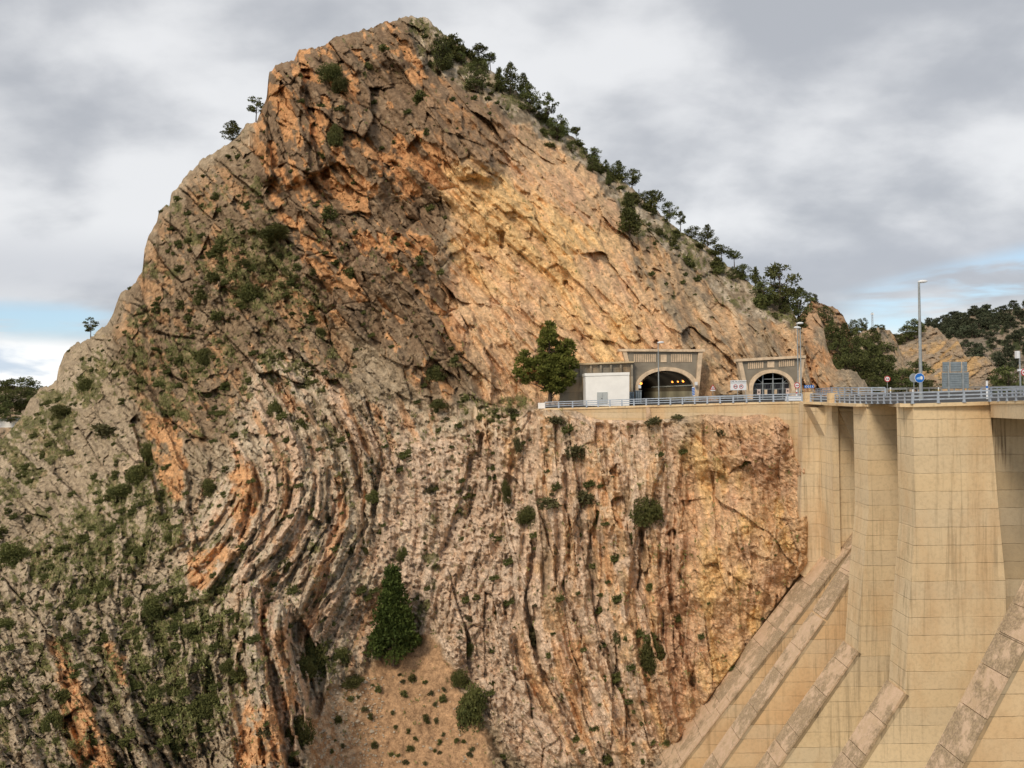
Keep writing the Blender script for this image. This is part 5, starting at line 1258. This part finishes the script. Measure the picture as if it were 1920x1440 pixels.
# steel cabinets beside the portal
for x0, x1, y0, lab in ((1181, 1189, 736, 'low grey steel cabinet between the white building and the post'), (1192, 1203, 733, 'taller grey steel cabinet at the left foot of the open tunnel')):
    d = 133; c_ = MB().prism([P(x0, y0, d), P(x1, y0, d), P(x1, 757, d), P(x0, 757, d)], Y(.9)).build('cabinet', M_SIGNBACK, bevel=.03); tag(c_, lab, 'cabinet')
    MB().prism([P(x0 - .5, y0 - 1.2, d - .1), P(x1 + .5, y0 - 1.2, d - .1), P(x1 + .5, y0, d - .1), P(x0 - .5, y0, d - .1)], Y(1.1)).build('lid', M_GALV, c_)
    for q in (.33, .66):
        x = x0 + (x1 - x0) * q; MB().bar(P(x, y0 + 1, d - .03), P(x, 756, d - .03), .05).build('seam', M_BLACK, c_)
cb = MB().prism([P(1197, 722, 136.5), P(1202, 722, 136.5), P(1202, 728, 136.5), P(1197, 728, 136.5)], Y(.4)).build('wall_cabinet', M_WHITEP); tag(cb, 'small white box fixed to the left of the tunnel arch', 'box')
MB().prism([P(1197.5, 728.6, 136.5), P(1201.6, 728.6, 136.5), P(1201.6, 731, 136.5), P(1197.5, 731, 136.5)], Y(.3)).build('bracket', M_BLACK, cb)
cb = MB().prism([P(1303, 716, 136.9), P(1308, 716, 136.9), P(1308, 722, 136.9), P(1303, 722, 136.9)], Y(.4)).build('wall_cabinet', M_WHITEP); tag(cb, 'small white box fixed to the right of the tunnel arch', 'box')
MB().prism([P(1303.5, 722.4, 136.9), P(1307, 722.4, 136.9), P(1307, 724, 136.9), P(1303.5, 724, 136.9)], Y(.3)).build('bracket', M_GALV, cb)
# two small marker posts on the mountain
q = P(468, 274, float((ground_at(468, 274)[0] - CAM) @ fw) - 1); tag(MB().tube([q, q + [0, 0, 2.1]], [.35, .22], 8).build('stone_marker', M_STONE), 'small pale stone pillar on the slope below the pinnacle', 'marker')
q = P(1198, 369, 199); b_ = MB().tube([q, q + [0, 0, 1.9]], .1, 6).build('survey_post', M_BLACK); tag(b_, 'thin dark post on the skyline above the conical pine', 'post')

# ------------------------------------------------------------------ railings
def railing(path, label, spacing=2.0, hgt=1.0, group=None, name='railing', posts=True, rails=(1.0, .68, .36), m=M_RAIL):
    r_ = empty(name, P(*path[0])); tag(r_, label, 'railing', group); bpy.context.view_layer.update(); inv = r_.matrix_world.inverted()
    pts = [Vector(P(*q)) for q in path]
    for z in rails:
        b = MB()
        for a, c in zip(pts[:-1], pts[1:]):
            b.bar(a + Vector((0, 0, z * hgt)), c + Vector((0, 0, z * hgt)), .09, .13 if z == rails[0] else .12)
        o = b.build('rail', m, r_); o.matrix_parent_inverse = inv
    if posts:
        pm = None
        for a, c in zip(pts[:-1], pts[1:]):
            L = (c - a).length; n_ = max(1, round(L / spacing)); dr_ = (c - a).normalized()
            for i in range(n_ if c is not pts[-1] else n_ + 1):
                q = a + (c - a) * i / n_
                if pm is None:
                    b = MB(); b.prism([(-.11, -.05, 0), (.11, -.05, 0), (.08, -.05, hgt * .96), (-.08, -.05, hgt * .96)], (0, .1, 0)); b.box(-.16, -.12, 0, .16, .12, .04)
                    o = b.build('post', m, r_); pm = o.data
                else: o = link(bpy.data.objects.new('post', pm), r_)
                o.matrix_parent_inverse = inv; o.location = q; o.rotation_euler = (0, 0, math.atan2(dr_.y, dr_.x))
    return r_
railing([(1022, 766, 127.6), (1100, 763.5, 125.3), (1235, 759.5, 120.3), (1400, 754.5, 111.8), (1504, 752.5, 104.9)], 'long blue grey railing along the wall in front of the tunnels')
railing([(1520, 753, 103), (1560, 754.5, 98.6)], 'short railing between the two concrete end posts')
railing([(1566, 755, 98), (1624, 757, 85.8), (1711, 757, 71.8), (1856, 753, 71.4)], 'blue grey railing round the near corner of the dam crest')
railing([(1857, 753, 71.1), (2060, 748, 51.8)], 'railing on the bridge at the right edge')
railing([(1530, 741, 135), (1560, 741, 118), (1610, 742, 110), (1660, 742, 108)], 'far railing seen through the near one left of the small red ringed sign', hgt=1.1)
railing([(1560, 738, 160), (1700, 735, 150), (1900, 733.5, 120), (2060, 732, 105)], 'long steel crash barrier on the far side of the road', spacing=4, hgt=.75, rails=(1.0, .75), m=M_GALV, name='crash_barrier')
railing([(1840, 744, 92), (1920, 743, 84), (2060, 741, 75)], 'second railing behind the bridge rail at the right edge', hgt=1.0)
railing([(1284, 752, 128), (1400, 748.5, 123)], 'dark steel barrier in front of the rock between the tunnels', spacing=4, hgt=.62, rails=(1.0, .72), m=M_GALV, name='crash_barrier')
bx = MB(); q = P(1492, 748, 112); bx.box(q[0] - 1.3, q[1], q[2] - .2, q[0] + 1.2, q[1] + .5, q[2] + .45); o = bx.build('concrete_barrier', M_WHITEP, bevel=.05); tag(o, 'low white barrier block at the foot of the red ringed sign', 'barrier')
MB().box(q[0] - 1.35, q[1] - .05, q[2] - .25, q[0] + 1.25, q[1] + .55, q[2] - .1).build('base', M_WHITEP, o)

# ------------------------------------------------------------------ lamps
def lamp(px, ybase, ytop, d, label, side=1, rad=.09, arm=.9):
    r_ = empty('street_lamp', P(px, ybase, d)); tag(r_, label, 'street lamp'); hh = (ybase - ytop) / F * d
    b = MB(); b.tube([(0, 0, 0), (0, 0, hh * .5), (0, 0, hh)], [rad * 1.25, rad, rad * .7], 10); b.build('pole', M_GALV, r_)
    MB().tube([(0, 0, 0), (0, 0, .5)], rad * 1.6, 10).build('base', M_GALV, r_)
    MB().tube([(0, 0, hh - .02), (side * arm * .3, 0, hh + .05)], rad * .6, 8).build('arm', M_GALV, r_)
    h_ = MB(); xs_ = [.0, .12, .35, .7, .95, 1.0]; rr = [.05, .10, .17, .16, .09, .03]
    h_.tube([(side * (x * arm - .1), 0, hh + .06 + .05 * x) for x in xs_], [q * arm for q in rr], 10); h_.build('lamp_head', M_WHITEP, r_)
    return r_
lamp(1235.5, 757, 643, 124, 'thin street lamp standing in front of the open tunnel', 1, .085, 1.0)
lamp(1497, 748, 607, 117, 'taller lamp of the pair beside the gated tunnel', 1, .085, 1.0)
lamp(1502.5, 749, 615, 114, 'shorter lamp of the pair beside the gated tunnel, on the right', -1, .085, 1.0)
lamp(1727, 748, 529, 84, 'tallest street lamp, on the dam crest behind the blue round sign', 1, .15, 1.0)

# ------------------------------------------------------------------ signs
def text(body, loc, size, m, parent, name='lettering', sx=1.0):
    cu = bpy.data.curves.new(name, 'FONT'); cu.body = body; cu.size = size; cu.align_x = 'CENTER'; cu.align_y = 'CENTER'; cu.extrude = .004
    cu.materials.append(m); o = link(bpy.data.objects.new(name, cu), parent); o.location = loc; o.rotation_euler = (math.pi / 2, 0, 0); o.scale = (sx, 1, 1)
    dg = bpy.context.evaluated_depsgraph_get(); dg.update(); me = bpy.data.meshes.new_from_object(o.evaluated_get(dg)); q = link(bpy.data.objects.new(name, me), parent)
    q.location, q.rotation_euler, q.scale = o.location.copy(), o.rotation_euler.copy(), o.scale.copy(); bpy.data.objects.remove(o); q.name = name
    return q
def sign_base(px, pybase, d, label, h, name='road_sign', rad=.04, cat='road sign', post=True, grp=None):
    r_ = empty(name, P(px, pybase, d)); tag(r_, label, cat, grp)
    if post: MB().tube([(0, .05, 0), (0, .05, h)], rad, 8).build('post', M_GALV, r_)
    return r_
def round_sign(px, pybase, pyc, rpx, d, label, kind='red', name='road_sign'):
    h = (pybase - pyc) / F * d; R_ = rpx / F * d
    r_ = sign_base(px, pybase, d, label, h, name)
    if kind == 'back': MB().disc((0, 0, h), R_, .03).build('plate', M_GALV, r_); return r_
    MB().disc((0, 0, h), R_, .03).build('plate', M_WHITEP, r_)
    if kind == 'red':
        MB().disc((0, -.02, h), R_ * .99, .02, 28, R_ * .74).build('red_ring', M_RED, r_)
        for s_ in (-1, 1):    # two little vehicles side by side
            b = MB(); x = s_ * R_ * .30
            b.box(x - R_ * .21, -.025, h - R_ * .18, x + R_ * .21, -.01, h + R_ * .02); b.box(x - R_ * .14, -.025, h + R_ * .02, x + R_ * .14, -.01, h + R_ * .18)
            b.box(x - R_ * .19, -.025, h - R_ * .27, x - R_ * .10, -.01, h - R_ * .18); b.box(x + R_ * .10, -.025, h - R_ * .27, x + R_ * .19, -.01, h - R_ * .18)
            b.build('vehicle_mark', M_BLACK if s_ > 0 else M_RED, r_)
    if kind == 'lights':      # blue disc, headlamp casting light to the left
        MB().disc((0, -.02, h), R_ * .93, .02).build('blue_face', M_BLUE, r_)
        MB().prism([(R_ * .30, -.03, h + R_ * .34), (-R_ * .62, -.03, h + R_ * .02), (-R_ * .62, -.03, h - R_ * .28), (R_ * .30, -.03, h - R_ * .34)], (0, .01, 0)).build('beam_mark', plain('pale blue beam', (.35, .55, .80), .5), r_)
        b = MB(); b.prism([(R_ * (.36 + .26 * math.cos(a)), -.035, h + R_ * .36 * math.sin(a)) for a in [i * math.pi / 8 for i in range(16)]], (0, .012, 0)); b.build('headlamp_mark', M_WHITEP, r_)
    return r_
round_sign(1495, 750, 722.5, 5.6, 114, 'red ringed no overtaking sign beside the gated tunnel')
o = sign_base(1494, 750, 113.5, 'red and white striped marker post under the red ringed sign', 0, 'marker_post', cat='marker post', post=False)
for i in range(5): MB().tube([(0, 0, .28 * i), (0, 0, .28 * (i + 1))], .11, 8).build('band', M_WHITEP if i % 2 == 0 else M_RED, o)
round_sign(1664.5, 745, 710.5, 5.8, 120, 'red ringed sign standing before the green pines left of the tall lamp')
round_sign(1714.5, 750, 708.5, 8.4, 96, 'back of a round grey sign left behind the blue sign', 'back')
round_sign(1725, 752, 708.5, 9.2, 80, 'blue round headlights sign on the dam crest by the tall lamp', 'lights')
round_sign(1922, 745, 698, 7, 88, 'red ringed sign cut by the right edge of the photo')
# triangular warning sign
d = 130; r_ = sign_base(1337, 752, d, 'triangular red and white falling rocks warning sign before the rock', (752 - 722) / F * d)
cz = (752 - 727) / F * d; R_ = 6 / F * d
tri = lambda r, dy: [(r * math.cos(a), dy, cz + r * math.sin(a)) for a in (math.pi / 2, math.pi * 7 / 6, -math.pi / 6)]
MB().prism(tri(R_ * 1.05, 0), (0, .03, 0)).build('plate', M_RED, r_); MB().prism(tri(R_ * .66, -.02), (0, .02, 0)).build('white_face', M_WHITEP, r_)
MB().prism([(-.04 * 2, -.03, cz - .12), (.1, -.03, cz - .12), (.06, -.03, cz + .12), (-.03, -.03, cz + .15)], (0, .01, 0)).build('symbol', M_BLACK, r_)
MB().box(-R_ * .75, 0, cz - R_ * .95, R_ * .75, .03, cz - R_ * .62).build('plate_below', M_WHITEP, r_)
# white information board
d = 126; r_ = sign_base(1385, 752, d, 'wide white board with black heading and two red ringed circles by the gated tunnel', 0, 'information_board', cat='information board', post=False)
sc_ = d / F; x0, x1 = -15 * sc_, 15 * sc_; z0, z1 = (752 - 731.5) * sc_, (752 - 713) * sc_
for x in (x1 * .93, x0 * .1): MB().tube([(x, .08, 0), (x, .08, z0)], .05, 8).build('post', M_GALV, r_)
MB().box(x0, 0, z0, x1, .06, z1).build('panel', M_WHITEP, r_); MB().box(x0, -.02, z1 - 5.3 * sc_, x1, 0, z1 - 5.0 * sc_).build('rule', M_BLACK, r_)
text('TUNEL DE CONTRERAS', (0, -.02, z1 - 2.6 * sc_), .26, M_BLACK, r_)
for i, x in enumerate((-5.5 * sc_, 5.3 * sc_)):
    MB().disc((x, -.03, z0 + 6.8 * sc_), 3.9 * sc_, .03, 24, 2.9 * sc_).build('red_ring', M_RED, r_)
    if i == 0:
        for q in (-.11, .11): MB().box(x + q - .08, -.03, z0 + 6 * sc_, x + q + .08, 0, z0 + 7.6 * sc_).build('vehicle_mark', M_BLACK, r_)
    else: MB().box(x - .14, -.03, z0 + 6.3 * sc_, x + .10, 0, z0 + 8.2 * sc_).build('vehicle_mark', M_BLACK, r_)
# blue and white striped marker plate at the portal
d = 136; r_ = sign_base(1300.5, 752, d, 'blue and white slanted striped plate at the right foot of the open tunnel', .6, 'marker_plate', cat='marker plate'); s_ = d / F
for i in range(5):
    z = (752 - 741.5 + i * 2.9) * s_
    MB().prism([(-2.5 * s_, 0, z), (2.5 * s_, 0, z + .13), (2.5 * s_, 0, z + .13 + 1.9 * s_), (-2.5 * s_, 0, z + 1.9 * s_)], (0, .04, 0)).build('blue_stripe', M_BLUE, r_)
MB().box(-2.5 * s_, .02, (752 - 742) * s_, 2.5 * s_, .06, (752 - 725.5) * s_).build('plate', M_WHITEP, r_)
# blue chevron board
d = 140; r_ = sign_base(1518, 748, d, 'low blue board with four white chevrons pointing left behind the end post', 0, 'chevron_board', cat='chevron board', post=False); s_ = d / F
for x in (-6.5, 0, 7): MB().tube([(x * s_, .08, 0), (x * s_, .08, 22 * s_)], .05, 6).build('post', M_GALV, r_)
MB().box(-9.3 * s_, 0, 20.5 * s_, 8.7 * s_, .05, 26 * s_).build('panel', M_BLUE, r_)
for i in range(4):
    x = (-8.3 + i * 4.3) * s_; zc = 23.25 * s_; w_ = 1.3 * s_; h_ = 2.1 * s_
    MB().add([(x, -.02, zc), (x + 1.9 * s_, -.02, zc + h_), (x + 1.9 * s_ + w_, -.02, zc + h_), (x + w_, -.02, zc), (x + 1.9 * s_ + w_, -.02, zc - h_), (x + 1.9 * s_, -.02, zc - h_)], [(0, 3, 2, 1), (0, 5, 4, 3)]).build('chevron', M_WHITEP, r_)
# back of the big panel sign
d = 106; r_ = sign_base(1793, 745, d, 'big ribbed grey back of a road sign panel above the railing', 0, 'panel_sign', cat='panel sign', post=False); s_ = d / F
def ribbed(x0, x1, z0, z1, n):
    b = MB(); b.box(x0, .05, z0, x1, .12, z1); st = (z1 - z0) / n
    for i in range(n): b.prism([(x0, 0, z0 + st * i + st * .12), (x0, .05, z0 + st * i + .02), (x0, .05, z0 + st * (i + 1) - .02), (x0, 0, z0 + st * i + st * .88)], (x1 - x0, 0, 0))
    return b
ribbed(-25.5 * s_, 24.5 * s_, 16.5 * s_, 47 * s_, 7).build('lower_panel', M_SIGNBACK, r_); ribbed(-24 * s_, 21.5 * s_, 48 * s_, 66.5 * s_, 4).build('upper_panel', M_SIGNBACK, r_)
for x in (-14.5, 12.5): MB().box(x * s_ - .09, -.14, 0, x * s_ + .09, -.02, 60 * s_).build('post', M_GALV, r_)
for x in (-11, 11): MB().box(x * s_ - .04, -.05, 46 * s_, x * s_ + .04, -.01, 67 * s_).build('strap', M_STONE, r_)
# camera pole
d = 90; r_ = sign_base(1914, 745, d, 'grey pole with tall white camera box on top at the right edge', 0, 'camera_pole', cat='camera pole', post=False); s_ = d / F
MB().tube([(0, 0, 0), (-.05, 0, 86 * s_)], .09, 8).build('pole', M_GALV, r_); MB().box(-6.5 * s_, -.1, 73 * s_, -1.2 * s_, .35, 87 * s_).build('camera_box', M_WHITEP, r_, .04); MB().box(-4 * s_, -.1, 49 * s_, 3.5 * s_, .15, 53 * s_).build('bracket', M_WHITEP, r_)
# delineators
for x, y, d, h_, lab in ((1670, 742, 118, 8, 'tiny white delineator with yellow cap right of the red ringed sign'), (1760, 742, 118, 8, 'tiny white delineator with yellow cap left of the ribbed panel'), (1712, 748, 92, 10, 'short white delineator below the round grey sign'), (1851, 748, 75, 26, 'tall white post in front of the bridge end of the rail')):
    o = empty('delineator', P(x, y, d)); tag(o, lab, 'delineator'); hh = (h_ + 8) / F * d
    MB().tube([(0, 0, 0), (0, 0, hh)], .09, 8).build('post', M_WHITEP, o); MB().tube([(0, 0, hh * .6), (0, 0, hh * .72)], .10, 8).build('reflector', M_YELLOWMARK if x != 1851 else M_BLUE, o)
# mast on the crag
q = P(1636, 622, 289); o = empty('radio_mast', q); tag(o, 'thin lattice radio mast on the low crag against the sky', 'mast'); hh = 36 / F * 289
b = MB()
for a in range(3):
    x, y = .45 * math.cos(a * 2.09), .45 * math.sin(a * 2.09); b.tube([(x, y, 0), (x * .4, y * .4, hh)], .06, 4)
for i in range(8):
    z = hh * i / 8; b.bar((-.3, 0, z), (.3, .2, z + hh / 8), .05)
b.build('lattice', M_GALV, o); MB().box(-.5, -.15, hh - .8, .5, .15, hh - .2).build('antenna', M_WHITEP, o)
# greenhouse building far left
d = 330; q = P(16, 797, d); o = empty('farm_building', q); tag(o, 'long low white building among trees at the far left', 'building'); s_ = d / F
MB().box(-30 * s_, 0, -1, 16 * s_, 8, 8 * s_).build('walls', M_WHITE, o); MB().prism([(-31 * s_, -.3, 8 * s_), (17 * s_, -.3, 8 * s_), (14 * s_, -.3, 12 * s_), (-28 * s_, -.3, 12 * s_)], (0, 9, 0)).build('roof', M_GALV, o)
